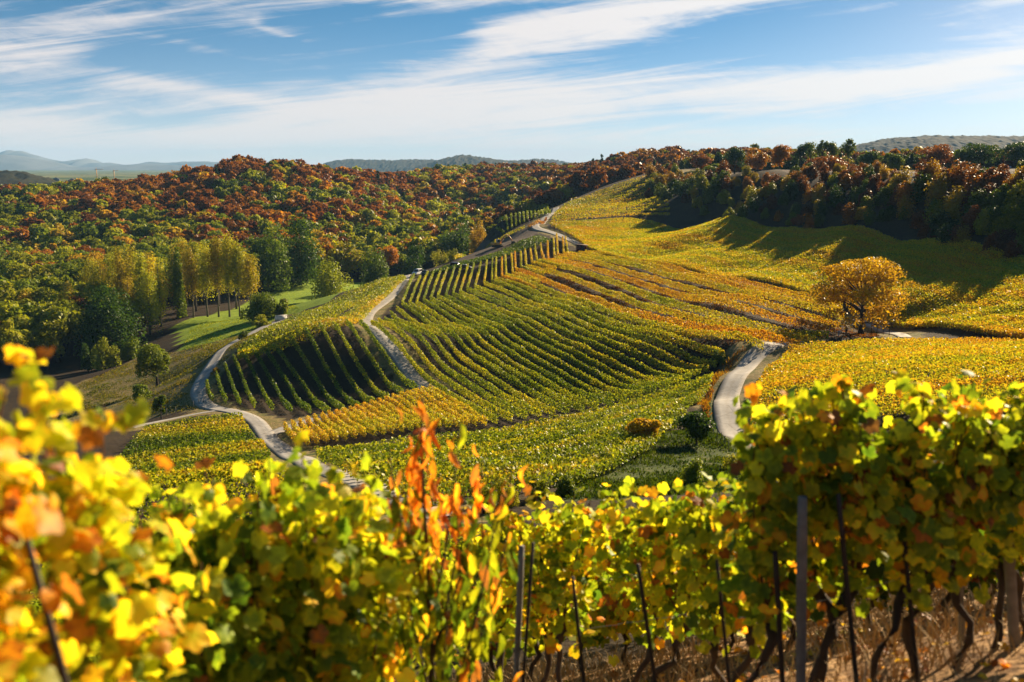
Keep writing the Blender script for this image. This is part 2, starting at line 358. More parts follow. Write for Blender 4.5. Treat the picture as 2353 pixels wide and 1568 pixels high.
WOODS = leaf_material('woodland_foliage', 'VC', patch=5., pamp=.05, iamp=.06, trans=.40, gloss=.05, bvar=.4)
NEARLEAF = leaf_material('near_leaf', patch=.45, pamp=.20, iamp=.34, trans=.58, gloss=.35, rough=.38, bright=1.15)
BARK = simple('bark', (.055,.04,.03), .9, scale=9., bump=.6)
PALEBARK = simple('poplar_bark', (.12,.10,.075), .9, scale=5.)
CANE = simple('cane_bark', (.10,.045,.022), .75, scale=20.)
STAKE = simple('weathered_stake', (.17,.155,.14), .8, scale=14., bump=.4)
DARKSTAKE = simple('rusty_stake', (.035,.025,.02), .7, scale=14.)

def ground_material():
    m, nt = newmat('ground_cover'); geo = N(nt, 'ShaderNodeNewGeometry'); pos = geo.outputs['Position']
    def nz(s, d=5, r=.6):
        n = N(nt, 'ShaderNodeTexNoise', i_Scale=s, i_Detail=float(d), i_Roughness=r); nt.links.new(pos, n.inputs['Vector']); return n.outputs[0]
    big, mid, fin, tiny = nz(.03), nz(.25), nz(1.6), nz(9., 4)
    za = N(nt, 'ShaderNodeVertexColor', layer_name='zone'); zb = N(nt, 'ShaderNodeVertexColor', layer_name='zone2')
    sa = N(nt, 'ShaderNodeSeparateColor'); nt.links.new(za.outputs[0], sa.inputs[0])
    sb = N(nt, 'ShaderNodeSeparateColor'); nt.links.new(zb.outputs[0], sb.inputs[0])
    mixn = M(nt, 'ADD', M(nt, 'MULTIPLY', fin, .55), M(nt, 'MULTIPLY', mid, .45))
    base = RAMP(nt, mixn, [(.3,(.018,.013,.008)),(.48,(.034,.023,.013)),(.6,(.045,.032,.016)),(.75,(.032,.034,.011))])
    mead = RAMP(nt, mixn, [(.36,(.10,.16,.012)),(.5,(.18,.26,.018)),(.62,(.25,.31,.03)),(.7,(.28,.28,.05))])
    dry = RAMP(nt, M(nt, 'ADD', M(nt, 'MULTIPLY', mid, .6), M(nt, 'MULTIPLY', fin, .4)), [(.36,(.06,.075,.018)),(.47,(.13,.12,.04)),(.53,(.24,.17,.075)),(.6,(.13,.12,.035)),(.7,(.22,.16,.07))])
    soil = RAMP(nt, mixn, [(.3,(.065,.048,.036)),(.55,(.11,.084,.065)),(.75,(.145,.115,.09))])
    dgr = RAMP(nt, mixn, [(.32,(.022,.034,.008)),(.5,(.05,.075,.014)),(.62,(.10,.10,.03)),(.72,(.16,.13,.05))])
    forest = RAMP(nt, mixn, [(.3,(.02,.015,.008)),(.7,(.05,.03,.015))])
    nearc = RAMP(nt, M(nt, 'ADD', M(nt, 'MULTIPLY', tiny, .5), M(nt, 'MULTIPLY', fin, .5)), [(.35,(.06,.035,.018)),(.47,(.16,.09,.04)),(.58,(.36,.22,.10)),(.7,(.5,.34,.18))])
    far_ = RAMP(nt, nz(.004, 3), [(.35,(.05,.08,.02)),(.5,(.16,.17,.06)),(.62,(.22,.17,.08))], 'CONSTANT')
    edge = M(nt, 'MULTIPLY', M(nt, 'SUBTRACT', mid, .5), .7)
    def zone(cur, ch, colr):
        f = N(nt, 'ShaderNodeMapRange'); nt.links.new(M(nt, 'ADD', ch, M(nt, 'MULTIPLY', edge, M(nt, 'MULTIPLY', ch, M(nt, 'SUBTRACT', 1.6, ch)))), f.inputs[0])
        f.inputs[1].default_value = .3; f.inputs[2].default_value = .7
        return MIX(nt, f.outputs[0], cur, colr)
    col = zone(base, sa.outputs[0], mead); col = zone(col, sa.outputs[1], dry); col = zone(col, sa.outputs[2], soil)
    col = zone(col, sb.outputs[0], dgr); col = zone(col, sb.outputs[1], forest); col = zone(col, sb.outputs[2], nearc); 
    sy = N(nt, 'ShaderNodeSeparateXYZ'); nt.links.new(pos, sy.inputs[0])
    fm = N(nt, 'ShaderNodeMapRange'); nt.links.new(sy.outputs[1], fm.inputs[0]); fm.inputs[1].default_value = 1150; fm.inputs[2].default_value = 1350
    col = MIX(nt, fm.outputs[0], col, far_)
    pb = N(nt, 'ShaderNodeBsdfPrincipled', i_Roughness=.95); pb.inputs['Specular IOR Level'].default_value = .1; nt.links.new(col, pb.inputs['Base Color'])
    bp = N(nt, 'ShaderNodeBump', i_Strength=.9, i_Distance=.25); nt.links.new(M(nt, 'ADD', fin, M(nt, 'MULTIPLY', tiny, .3)), bp.inputs['Height']); nt.links.new(bp.outputs[0], pb.inputs['Normal'])
    out = N(nt, 'ShaderNodeOutputMaterial'); nt.links.new(pb.outputs[0], out.inputs[0]); return m

FORPOLY = [(-420,255),(-158,268),(-133,292),(-124,330),(-134,372),(-128,405),(-104,420),(-94,470),(-67,490),(-50,505),(-29,545),(-8,585),(30,590),(62,625),(100,690),(140,640),(165,560),(200,520),(260,505),(330,500),(330,1180),(-330,1180),(-520,900)]
ROADPIX = [([(1010,1192),(942,1160),(860,1125),(771,1092),(700,1058),(640,1026),(612,1000),(597,978),(578,960),(545,949),(500,941),(467,926),(452,905),(457,884),(477,854),(501,817),(532,791),(580,766),(640,738),(655,731)], 2.9, .10), ([(505,944),(430,955),(330,976),(300,984)], 1.6, .07), ([(612,1002),(652,985),(700,970),(790,946),(880,923),(955,904),(985,894),(1000,880)], 2.4, .08), ([(990,902),(975,890),(940,851),(900,805),(860,760),(838,737),(850,716),(890,690),(915,665),(933,641),(950,629),(975,620)], 3.0, .11), ([(1360,572),(1325,560),(1295,546),(1262,533),(1234,527),(1226,520),(1246,507),(1268,491),(1277,478)], 3.6, .10), ([(1800,1085),(1765,1060),(1730,1034),(1695,1004),(1680,983),(1669,950),(1669,916),(1681,885),(1701,858),(1723,825),(1749,806),(1790,791),(1835,785)], 3.4, .10), ([(1960,735),(2010,747),(2040,759),(2080,776)], 2.3, .09)]
def build_ground():
    nv = GX.size; v = np.stack([GX, GY, GZ], -1).reshape(-1,3); ny, nx = GX.shape
    i = np.arange(ny-1)[:,None]*nx; j = np.arange(nx-1)[None]
    q = np.stack([i+j, i+j+1, i+nx+j+1, i+nx+j], -1).reshape(-1,4)
    z1 = np.zeros((nv,4)); z1[:,3] = 1; z2 = z1.copy(); px, py = v[:,0], v[:,1]
    def zone(arr, ch, poly): arr[inpoly(px, py, poly), ch] = 1
    MEAD = [(-116,338),(-108,372),(-106,412),(-92,462),(-66,486),(-48,478),(-52,440)]+hits([(930,630),(860,648),(760,694),(690,714),(640,746),(575,774),(480,800),(420,806)]).tolist(); zone(z1, 0, MEAD)
    zone(z1, 1, hits([(60,960),(140,900),(330,815),(400,812),(560,768),(640,746),(570,782),(500,845),(452,905),(470,938),(330,967),(200,1000)]).tolist())
    zone(z1, 2, hits([(1045,592),(1130,560),(1212,522),(1238,532),(1200,551),(1115,589),(1060,602)]).tolist())
    zone(z1, 2, [P(1630,393,560)[:2],P(2420,383,445)[:2],P(2420,395,325)[:2],P(2050,398,378)[:2],P(1700,399,470)[:2]])
    zone(z1, 1, [P(1500,398,600)[:2],P(1600,398,580)[:2],P(1600,408,520)[:2],P(1520,405,560)[:2]])
    zone(z2, 0, hits([(1290,1110),(1500,1005),(1620,940),(1650,890),(1660,950),(1690,1010),(1740,1080),(1700,1130),(1300,1150)]).tolist())
    zone(z1, 1, hits([(1640,890),(1700,830),(1740,800),(1700,806),(1650,850),(1600,930),(1640,990),(1660,1000),(1655,930)]).tolist())
    zone(z2, 1, FORPOLY); z2[z1[:,0] > .5, 1] = 0
    zone(z2, 2, [(-5,-5),(16,-5),(16,16),(4,12),(-5,9)])
    for rp_, rw_, rl_ in ROADPIX:
        rr_ = resample(hits(rp_), 2.)
        sel = (py > 40) & (py < 620) & (np.abs(px) < 200); idx = np.where(sel)[0]
        dd_ = np.full(len(idx), 1e9)
        for a_ in rr_: dd_ = np.minimum(dd_, np.hypot(px[idx]-a_[0], py[idx]-a_[1]))
        z1[idx[dd_ < rw_*.5+2.6], 1] = 1
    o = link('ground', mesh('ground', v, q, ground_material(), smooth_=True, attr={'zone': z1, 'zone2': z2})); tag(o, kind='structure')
build_ground()

# ------------------------------------------------------------------ roads
ROADM = None
def road_material():
    m, nt = newmat('concrete_lane'); geo = N(nt, 'ShaderNodeNewGeometry')
    def nz(s, d=5): 
        n = N(nt, 'ShaderNodeTexNoise', i_Scale=s, i_Detail=float(d)); nt.links.new(geo.outputs['Position'], n.inputs['Vector']); return n.outputs[0]
    c1 = RAMP(nt, M(nt, 'ADD', M(nt, 'MULTIPLY', nz(.35), .6), M(nt, 'MULTIPLY', nz(2.6), .4)), [(.35,(.22,.205,.185)),(.55,(.31,.295,.27)),(.7,(.38,.36,.33))])
    vc = N(nt, 'ShaderNodeVertexColor', layer_name='lane'); sl = N(nt, 'ShaderNodeSeparateColor'); nt.links.new(vc.outputs[0], sl.inputs[0])
    a_ = M(nt, 'ABSOLUTE', M(nt, 'SUBTRACT', sl.outputs[0], .5))
    dirt = RAMP(nt, M(nt, 'ADD', a_, M(nt, 'MULTIPLY', M(nt, 'SUBTRACT', nz(1.1), .5), .35)), [(.0, .45), (.10, .10), (.30, .0), (.40, .35), (.50, 1.0)])
    c1 = MIX(nt, M(nt, 'MULTIPLY', dirt, .75), c1, (.17,.135,.095))
    vo = N(nt, 'ShaderNodeTexVoronoi', feature='DISTANCE_TO_EDGE', i_Scale=.23); nt.links.new(geo.outputs['Position'], vo.inputs['Vector'])
    cr = RAMP(nt, M(nt, 'ADD', vo.outputs['Distance'], M(nt, 'MULTIPLY', M(nt, 'SUBTRACT', nz(3.), .5), .04)), [(.0, .55), (.022, 0.)])
    c1 = MIX(nt, cr, c1, (.10,.09,.075))
    pb = N(nt, 'ShaderNodeBsdfPrincipled', i_Roughness=.85); nt.links.new(c1, pb.inputs['Base Color'])
    out = N(nt, 'ShaderNodeOutputMaterial'); nt.links.new(pb.outputs[0], out.inputs[0]); return m
ROADM = road_material()
ROADS = []
def ribbon(name, pts, width, lift=.10, mat=None, dmin=40., xy=None, label=None, cat=None):
    p = np.asarray(xy) if xy is not None else hits(pts, 0, dmin)
    p = resample(smooth(p, 2), 1.5); 
    for _ in range(6): p[1:-1] = p[1:-1]*.5+(p[:-2]+p[2:])*.25
    d = np.gradient(p, axis=0); d /= np.linalg.norm(d, axis=1, keepdims=True); nrm = np.c_[-d[:,1], d[:,0]]
    ROADS.append((p, width))
    offs = np.linspace(-width/2, width/2, 5); off2 = np.r_[offs[0]-.25, offs, offs[-1]+.25]
    rows = []
    zc_ = H(p[:,0], p[:,1])
    for kx, o in enumerate(off2):
        q = p+nrm*o; z = .5*H(q[:,0], q[:,1])+.5*zc_+lift; 
        zz = np.maximum(z, H(q[:,0], q[:,1])+.04) if 0 < kx < 6 else H(q[:,0], q[:,1])-.4
        rows.append(np.c_[q, zz])
    v = np.stack(rows, 1).reshape(-1,3); m = len(p); ac = np.tile(np.array([0,0,.25,.5,.75,1,1.])[None,:], (m,1)).ravel(); at_ = np.stack([ac, 0*ac, 0*ac, 0*ac+1], 1); i = np.arange(m-1)[:,None]*7; j = np.arange(6)[None]
    f = np.stack([i+j, i+7+j, i+7+j+1, i+j+1], -1).reshape(-1,4)
    o = link(name, mesh(name, v, f, mat or ROADM, smooth_=False, attr={'lane': at_})); tag(o, label, cat, kind='structure'); return o
for rp_, rw_, rl_ in ROADPIX: ribbon('road', rp_, rw_, rl_)

# ------------------------------------------------------------------ vine rows
ORD = ['first','second','third','fourth','fifth','sixth','seventh','eighth','ninth','tenth','eleventh','twelfth','thirteenth','fourteenth','fifteenth','sixteenth','seventeenth','eighteenth','nineteenth','twentieth']
TENS = {2:'twenty',3:'thirty',4:'forty',5:'fifty',6:'sixty',7:'seventy'}
TIETH = {2:'twentieth',3:'thirtieth',4:'fortieth',5:'fiftieth',6:'sixtieth',7:'seventieth'}
def ordinal(n):
    if n <= 20: return ORD[n-1]
    t, u = divmod(n, 10); return TIETH[t] if u == 0 else TENS[t]+'-'+ORD[u-1]
def leafstrip(p, hmin, hmax, wid, per_m, size, r):
    p = resample(p, .4); seg = np.linalg.norm(np.diff(p, axis=0), axis=1).sum(); n = int(seg*per_m)
    t = r.random(n)*(len(p)-1.001); i = t.astype(int); f = (t-i)[:,None]; q = p[i]*(1-f)+p[i+1]*f
    d = p[i+1]-p[i]; d /= np.maximum(np.linalg.norm(d, axis=1, keepdims=True), 1e-9); nn = np.c_[-d[:,1], d[:,0]]
    plant = np.sin(t*.4*5.2)*.5+.5
    gap = vnoise(q[:,0], q[:,1], 3.5, 11)
    top = hmax*(.86+.10*plant+.14*(gap-.5)*2)
    u = r.random(n)**.75; hh = hmin+(top-hmin)*u
    prof = np.sqrt(np.clip(1-((u-.55)/.62)**2, .12, 1))
    lat = r.normal(0, .42, n)*wid*prof; lat = np.clip(lat, -wid*.75, wid*.75)
    qq = q+nn*lat[:,None]; z = H(qq[:,0], qq[:,1])+hh
    nr = np.c_[nn*np.sign(lat)[:,None], np.full(n, .35)]+r.normal(0, .65, (n,3))
    return cards(np.c_[qq, z], size*(.6+.8*r.random(n)), nr, .95, r)
GROWS = []
def vine_row(xy, stage, br, label, group, hmin=.45, hmax=1.85, wid=.5, per_m=26, size=.34, seed=0, cat='vine row'):
    r = np.random.default_rng(seed+1000); v, q = leafstrip(np.asarray(xy), hmin, hmax, wid, per_m, size, r)
    o = np.array([xy[0][0], xy[0][1], h(*xy[0])])
    ob = link('vine_row', mesh('vine_row', v-o, q, VINE), loc=o); ob.color = (stage, br, 0, 1)
    tag(ob, label, cat, group); GROWS.append(np.asarray(xy)); return ob
def lerp_rows(keys, n, lift=1.4, dmin=60., m=44):
    """key rows are found on the ground once, the rows between them follow in plan"""
    ks = []
    for k_ in keys[1]:
        p = resample(smooth(hits(k_, lift, dmin), 3), n=m)
        for _ in range(3): p[1:-1] = p[1:-1]*.5+(p[:-2]+p[2:])*.25
        ks.append(p)
    out = []
    for t in (np.linspace(keys[0][0], keys[0][-1], n)):
        i = int(np.clip(np.searchsorted(keys[0], t)-1, 0, len(ks)-2)); f = (t-keys[0][i])/(keys[0][i+1]-keys[0][i])
        out.append(ks[i]*(1-f)+ks[i+1]*f)
    return out
def project(pix, lift=1.4, dmin=60.):
    p = resample(smooth(hits(pix, lift, dmin), 2), n=24); return p
Z2 = lambda x, y: (771.4+.3279*x, 289.3+.3279*y)
def main_block():
    tops = [(550,1040),(595,1050),(645,1020),(690,1010),(738,1005),(783,995),(833,990),(880,980),(928,972),(970,963),(1018,957),(1060,943),(1098,935),(1125,925),(1165,920),(1188,907),(1232,900),(1255,888),(1297,885),(1327,865),(1365,865),(1397,833),(1437,828),(1485,810),(1527,790),(1548,758),(1590,780),(1610,778)]
    bends = [(465,1240),(515,1240),(565,1235),(615,1215),(665,1205),(715,1190),(770,1185),(820,1170),(870,1160),(920,1140),(975,1125),(1040,1100),(1095,1085),(1120,1075),(1165,1060),(1195,1050),(1240,1030),(1260,1000),(1300,985),(1335,980),(1375,955),(1410,945),(1460,945),(1490,935),(1535,915),(1560,905),(1600,895),(1630,895)]
    keys = ([0,5,13,18,22,26,31,34],
      [[(853,737),(909,788),(955,832),(1007,888),(1066,919),(1142,960)],
       [(924,696),(984,737),(1067,796),(1148,855),(1230,901),(1306,937)],
       [(1057,670),(1165,712),(1230,745),(1296,781),(1362,813),(1427,838),(1570,868)],
       [(1139,642),(1198,650),(1296,693),(1394,738),(1460,757),(1543,772),(1600,786),(1665,815)],
       [(1185,617),(1247,637),(1329,673),(1394,702),(1460,721),(1543,736),(1640,757),(1840,785)],
       [(1234,599),(1263,603),(1345,620),(1427,650),(1493,680),(1543,697),(1650,727),(1905,768)],
       [(1296,583),(1329,586),(1411,604),(1476,624),(1543,640),(1680,675),(1940,738)],
       [(1345,577),(1411,585),(1543,608),(1700,645),(1935,700)]])
    rows = lerp_rows(keys, 35)
    for k_, row in enumerate(rows):
        xy = np.array(row)
        if 5 <= k_ < 33:
            t0 = Z2(*tops[k_-5]); b0 = Z2(*bends[k_-5])
            up = resample(hits([t0, b0], 1.4, 60), n=14) 
            a = hits([b0], 1.4, 60)[0]; xy2 = xy.copy(); off = a-xy2[0]; wgt = np.clip(1-np.arange(len(xy2))/14, 0, 1)[:,None]; xy2 = xy2+off*wgt
            xy = np.vstack([up[:-1], xy2])
        if k_ >= 19 and k_ % 2 and k_ < 33: xy = xy[:int(len(xy)*(.36+.08*math.sin(k_*3.)))]
        t = k_/34; stage = .385+.19*max(0, t-.3)/.7+.05*math.sin(k_*2.1)+(.05 if k_ in (20,21,27,28) else 0)+ (.12 if k_ in (19,22) else 0)
        nm = ordinal(k_+1); up_ = k_ >= 18
        vine_row(xy, stage, 1.0, f'{nm} vine row from the pale lane in the large curving hillside block', 'vine rows of the large curving block', per_m=92 if up_ else 72, size=.26, seed=k_, wid=.40 if up_ else .36, hmax=2.1 if up_ else 1.95, hmin=.35 if up_ else .45)
main_block()
def block(keys, n, stage, label, group, seed, lift=1.3, br=1., dmin=60., **kw):
    for k_, row in enumerate(lerp_rows(keys, n, lift, dmin)):
        st = stage(k_, n) if callable(stage) else stage
        vine_row(row, st+.03*math.sin(k_*1.7+seed), br, label.format(ordinal(k_+1)), group, seed=seed*100+k_, **kw)
block(([0,3,7,13],[[(475,875),(479,898),(489,912)],[(536,819),(554,859),(571,898),(585,927)],[(634,798),(682,859),(718,911),(757,941)],[(826,738),(868,795),(915,850),(958,891)]]), 14,
      lambda k_, n: .27+.04*(k_ > 9), '{} vine row from the bend of the valley lane on the dark shaded knoll', 'vine rows of the shaded knoll', 2, hmax=1.9, per_m=60, size=.27, wid=.42)
block(([0,10,20],[[(653,974),(668,994),(686,1015)],[(818,931),(855,957),(905,984)],[(984,889),(1045,918),(1117,966)]]), 21, .55,
      '{} golden vine row from the lane junction in the short golden strip', 'short golden vine rows below the knoll', 3, hmax=1.9, per_m=64, size=.25, wid=.42)
block(([0,5,9],[[(546,803),(590,768),(660,735),(760,690),(850,652),(925,631)],[(546,812),(640,783),(740,742),(830,700),(905,655),(932,637)],[(546,820),(630,803),(720,772),(800,742),(838,718)]]), 14, lambda k_, n: .40+.10*(k_ > 7),
      '{} vine row down from the valley edge in the yellow strip above the shaded knoll', 'vine rows of the yellow strip', 4, per_m=26, hmax=1.7, wid=.7)
block(([0,1,2],[[(335,980),(430,960),(556,952)],[(250,1068),(420,1042),(612,1020)],[(230,1155),(420,1132),(640,1098)]]), 30, lambda k_, n: .36+.13*math.sin(k_*.55)+(.06 if k_ > 16 else 0),
      '{} vine row below the valley lane in the lower left field', 'vine rows of the lower left field', 5, dmin=80., per_m=56, hmax=1.65, wid=.45, size=.27)
block(([0,1,2,3],[[(722,1034),(900,1014),(1120,990),(1300,957),(1480,907),(1638,856)],[(755,1050),(930,1038),(1150,1016),(1320,985),(1490,935),(1630,880)],[(800,1075),(1000,1062),(1180,1045),(1340,1015),(1490,965),(1612,905)],[(950,1140),(1080,1126),(1200,1112),(1330,1086),(1430,1045),(1500,1008)]]), 26,
      lambda k_, n: .38+.06*math.sin(k_*.9), '{} vine row from the foot of the hill in the green hollow', 'vine rows of the green hollow', 6, per_m=46, hmax=1.7, wid=.42, size=.27)
block(([0,1,2,3],[[(1815,795),(1950,782),(2150,774),(2420,778)],[(1755,850),(1900,822),(2150,805),(2420,800)],[(1732,890),(1900,862),(2150,838),(2420,822)],[(1720,985),(1900,955),(2150,930),(2420,905)]]), 40, lambda k_, n: .53+.04*math.sin(k_*.8),
      '{} vine row from the walnut tree in the golden field right of the lane', 'vine rows of the golden field by the lane', 7, per_m=46, hmax=1.6, wid=.40, size=.25)
block(([0,1,2],[[(1378,577),(1500,600),(1650,630),(1872,668),(2060,735),(2420,772)],[(1330,550),(1500,545),(1700,560),(1950,595),(2150,640),(2420,690)],[(1262,512),(1450,482),(1700,503),(1900,520),(2150,552),(2420,596)]]), 60,
      lambda k_, n: .51+.05*math.sin(k_*.7), '{} vine row up from the track in the broad field under the wooded bank', 'vine rows of the broad field under the bank', 8, per_m=36, hmax=1.75, wid=.48, size=.32)
block(([0,1],[[(1266,507),(1350,497),(1450,490),(1540,490)],[(1296,470),(1360,444),(1440,415),(1518,398)]]), 18, .50,
      '{} vine row up the crest of the upper golden spur', 'vine rows of the upper golden spur', 9, per_m=18, hmax=1.7, wid=.8, size=.42)
block(([0,1],[[(985,628),(1075,606),(1180,580),(1268,552)],[(1000,618),(1112,590),(1205,552),(1240,540)]]), 8, .22,
      '{} vine row beside the bare soil on the dark green crest', 'dark green vine rows beside the bare soil', 10, per_m=26, hmax=1.6, wid=.8)
block(([0,1],[[(1158,536),(1150,528),(1140,525)],[(1264,490),(1258,482),(1250,479)]]), 13, .36,
      '{} short vine row beyond the bare soil under the upper lane', 'short vine rows beyond the bare soil', 11, per_m=30, hmax=1.9, wid=.6, size=.4, lift=1.0)
vine_row(project([(1044,594),(1108,568),(1160,545),(1205,522)], 1.), .50, 1., 'thin yellow vine row along the valley edge of the bare soil', 'edge rows', seed=901, size=.42)
vine_row(project([(1212,523),(1235,512),(1256,501)], 1.), .76, 1., 'reddish orange vine row beside the pale upper lane', 'edge rows', seed=902, size=.42)

# ------------------------------------------------------------------ trees
def tree_arrays(hgt, cw, cbase, lobes, nleaf, lsize, seed, lobe_r=.34, shape='round', trunk_r=None, sparse=0., limbs=True, asym=0.):
    """returns (trunk MB, leaf verts, leaf quads)"""
    r = np.random.default_rng(seed); ch = hgt-cbase; cz = cbase+ch*.5; R = cw/2
    trunk_r = trunk_r or hgt*.022+.05
    u = r.normal(size=(lobes,3)); u /= np.linalg.norm(u, axis=1, keepdims=True); rad = r.uniform(.35, .95, lobes)[:,None]
    cen = u*rad
    if shape == 'poplar': cen = np.c_[cen[:,:2]*.8, np.linspace(-.97, .97, lobes)]; cen[:,:2] *= np.sqrt(np.clip(1-((cen[:,2:]+.2)/1.25)**2, .05, 1))
    if shape == 'cone': 
        zz = np.linspace(-.9, .95, lobes); cen = np.c_[u[:,:2]*(1-zz)[:,None]*.45, zz]
    if shape == 'dome':
        z_ = r.uniform(-.85, .98, lobes); ph_ = r.uniform(0, 6.283, lobes); rr_ = np.sqrt(np.clip(1-((z_+.38)/1.40)**2, .03, 1))*np.sqrt(r.uniform(.2, 1., lobes)); cen = np.c_[rr_*np.cos(ph_), rr_*np.sin(ph_), z_]
    lr = lobe_r*(.5+1.0*r.random(lobes)**1.3)
    if shape == 'poplar': lr *= np.clip(1.05-.6*np.clip(cen[:,2], 0, 1), .4, 1)
    if shape == 'cone': lr = .12+.3*(1-zz)/2
    cen = cen*np.array([1-lobe_r*.6, 1-lobe_r*.6, 1-lobe_r*.55]); cen[:,0] += asym*cen[:,2]
    sc = np.array([R, R, ch*.5])
    if cbase <= .055*hgt and shape == 'round': shape = 'bush'; cz = cbase; sc = np.array([R, R, ch]); cen[:,2] = np.abs(cen[:,2])*.95
    li = r.choice(lobes, nleaf, p=lr**2/np.sum(lr**2)); d = r.normal(size=(nleaf,3)); d /= np.linalg.norm(d, axis=1, keepdims=True)
    d[:,2] = np.where(d[:,2] < -.5, -d[:,2], d[:,2])
    shell = (.62+.45*r.random(nleaf)**.8) if sparse == 0 else r.random(nleaf)**(.5)*1.1
    pos = cen[li]+d*(lr[li]*shell)[:,None]; pos[:,2] = np.clip(pos[:,2], -1.05, 1.1)
    if shape == 'bush': pos[:,2] = np.abs(pos[:,2])
    p = pos*sc+np.array([0,0,cz]); nr = d*np.array([1,1,1.1])+r.normal(0, .55, (nleaf,3))
    lv, lq = cards(p, lsize*(.6+.8*r.random(nleaf)), nr, .9, r, .15)
    tb = MB(); topz = hgt*.93 if shape in ('poplar','cone') else hgt*.5
    zs = np.linspace(0, topz, 7); wob = np.cumsum(r.normal(0, .012*hgt/7, (7,2)), 0); wob[0] = 0
    tp = np.c_[wob, zs]; tp[0,2] = -.6
    tb.tube(tp, trunk_r*np.linspace(1.15, .28, 7)*np.r_[1.35, np.ones(6)], 7)
    if limbs:
        for l in range(min(lobes, 26)):
            c_ = cen[l]*sc+np.array([0,0,cz]); st = np.clip(.35+.5*r.random(), 0, 1)
            zi = max(cbase*.75, min(c_[2]*.7, topz*.95)) if shape != 'poplar' else max(cbase*.8, c_[2]-ch*.22)
            b0 = np.array([np.interp(zi, tp[:,2], tp[:,0]), np.interp(zi, tp[:,2], tp[:,1]), zi])
            mid = (b0+c_)/2+np.array([0,0,(.06 if shape != 'poplar' else -.03)*hgt])+r.normal(0, .015*hgt, 3)
            t_ = np.linspace(0, 1, 5)[:,None]; cu = b0*(1-t_)**2+2*mid*t_*(1-t_)+c_*t_**2
            tb.tube(cu, trunk_r*np.linspace(.48, .09, 5), 5, False)
    return tb, lv, lq
def tree_proto(name, parts=True, bark=BARK, **kw):
    tb, lv, lq = tree_arrays(**kw); tv, tq, tt = tb.arrays()
    if parts:
        return [('trunk', mesh('trunk', tv, [tq, tt], bark, smooth_=True)), ('crown', mesh('crown', lv, lq, TREE))]
    nv = len(lv); me = mesh(name, np.vstack([lv, tv]), [np.vstack([lq, tq+nv]), tt+nv], [TREE, bark], midx=np.r_[np.zeros(len(lq)), np.ones(len(tq)+len(tt))]); return me
def put_tree(name, proto, loc, stage, br, label, group, rz=0., scale=(1,1,1), cat='tree'):
    if isinstance(proto, list):
        e = empty(name, loc, rz); e.scale = scale
        for n_, me in proto:
            o = link(n_, me, e); o.color = (stage, br, 0, 1)
        return tag(e, label, cat, group)
    o = link(name, proto, loc=loc, rz=rz); o.scale = scale; o.color = (stage, br, 0, 1); return tag(o, label, cat, group)
def at(X, Y, dmin=40.):
    x, y = hit(X, Y, 0, dmin); return (x, y, h(x, y)-.05)
def size_at(px, y): return px*y/F/1.0

# the big walnut
wal = tree_proto('walnut_tree', hgt=15.4, cw=24, cbase=.9, lobes=60, nleaf=12500, lsize=.44, seed=8, lobe_r=.22, shape='dome', trunk_r=.5)
b = at(1978,768); put_tree('walnut_tree', wal, b, .615, .92, 'large spreading golden orange walnut tree standing alone beside the right lane', None)
# individual trees: X, Ybase, Ytop, width px, stage, br, shape, label
def solo(X, Yb, Yt, wpx, stage, br, label, shape='round', name='leafy_tree', dist=None, cb=.18, lobes=22, nl=6000, ls=.55, sparse=0., seed=1, group=None, bark=BARK, cat='tree', lobe_r=.34):
    if dist: 
        x = (X-CX)/F*dist/(cp) if False else ray(X,Yb)[0]/ray(X,Yb)[1]*dist; y = dist; loc = (x, y, h(x, y)-.05)
    else: loc = at(X, Yb)
    x, y, z = loc; ty = ray(X, Yt); ztop = ty[2]/ty[1]*y; hg = max(2., ztop-z); cw = wpx/F*y/cp
    pr = tree_proto(name, bark=bark, hgt=hg, cw=cw, cbase=hg*cb, lobes=lobes, nleaf=nl, lsize=ls, seed=seed, shape=shape, sparse=sparse, lobe_r=lobe_r)
    return put_tree(name, pr, loc, stage, br, label, group, rz=random.random()*6, cat=cat)
solo(362,888,775,104,.33,.8,'broad olive green tree with a dark trunk standing alone on the dry grass slope', cb=.13, nl=6500, ls=.5, seed=11, lobes=16, lobe_r=.40)
solo(325,938,878,52,.32,.9,'small slender olive tree on the dry slope below the lone broad tree', nl=1500, ls=.4, lobes=12, seed=12, name='small_tree')
solo(322,974,938,44,.24,.8,'short dark green bushy tree beside the narrow side lane', nl=1400, ls=.4, lobes=12, seed=13, name='small_tree')
solo(371,963,908,34,.27,.85,'small narrow upright tree right of the short bushy tree beside the side lane', nl=1200, ls=.4, lobes=10, seed=14, name='small_tree')
solo(255,812,655,150,.13,1.0,'large dark green rounded tree at the meadow edge before the yellow poplars', cb=.05, nl=9000, ls=.65, seed=15, dist=300, lobes=30)
solo(765,692,595,112,.37,.95,'rounded yellow green tree standing alone on the bright meadow', cb=.05, nl=7000, ls=.65, seed=16, dist=400, lobes=26)
solo(690,652,505,120,.16,1.0,'tall round green tree on the wood edge above the bright meadow', cb=.03, nl=7000, ls=.8, seed=17, dist=440, lobes=30)
solo(630,668,525,130,.23,1.0,'wide leafy green tree at the wood edge right of the poplars', cb=.03, nl=8000, ls=.8, seed=18, dist=425, lobes=30)
solo(602,755,668,86,.31,.8,'olive green tree clump at the end of the valley lane', cb=.02, nl=6000, ls=.5, seed=19, dist=300, lobes=24)
solo(648,742,690,44,.36,.8,'lower brownish tree beside the white block at the lane end', cb=.02, nl=2500, ls=.45, seed=20, dist=300, lobes=14)
solo(600,760,725,60,.42,.7,'small brown shrub below the olive tree clump at the lane end', cb=.0, nl=2000, ls=.4, seed=21, dist=282, lobes=14, name='shrub')
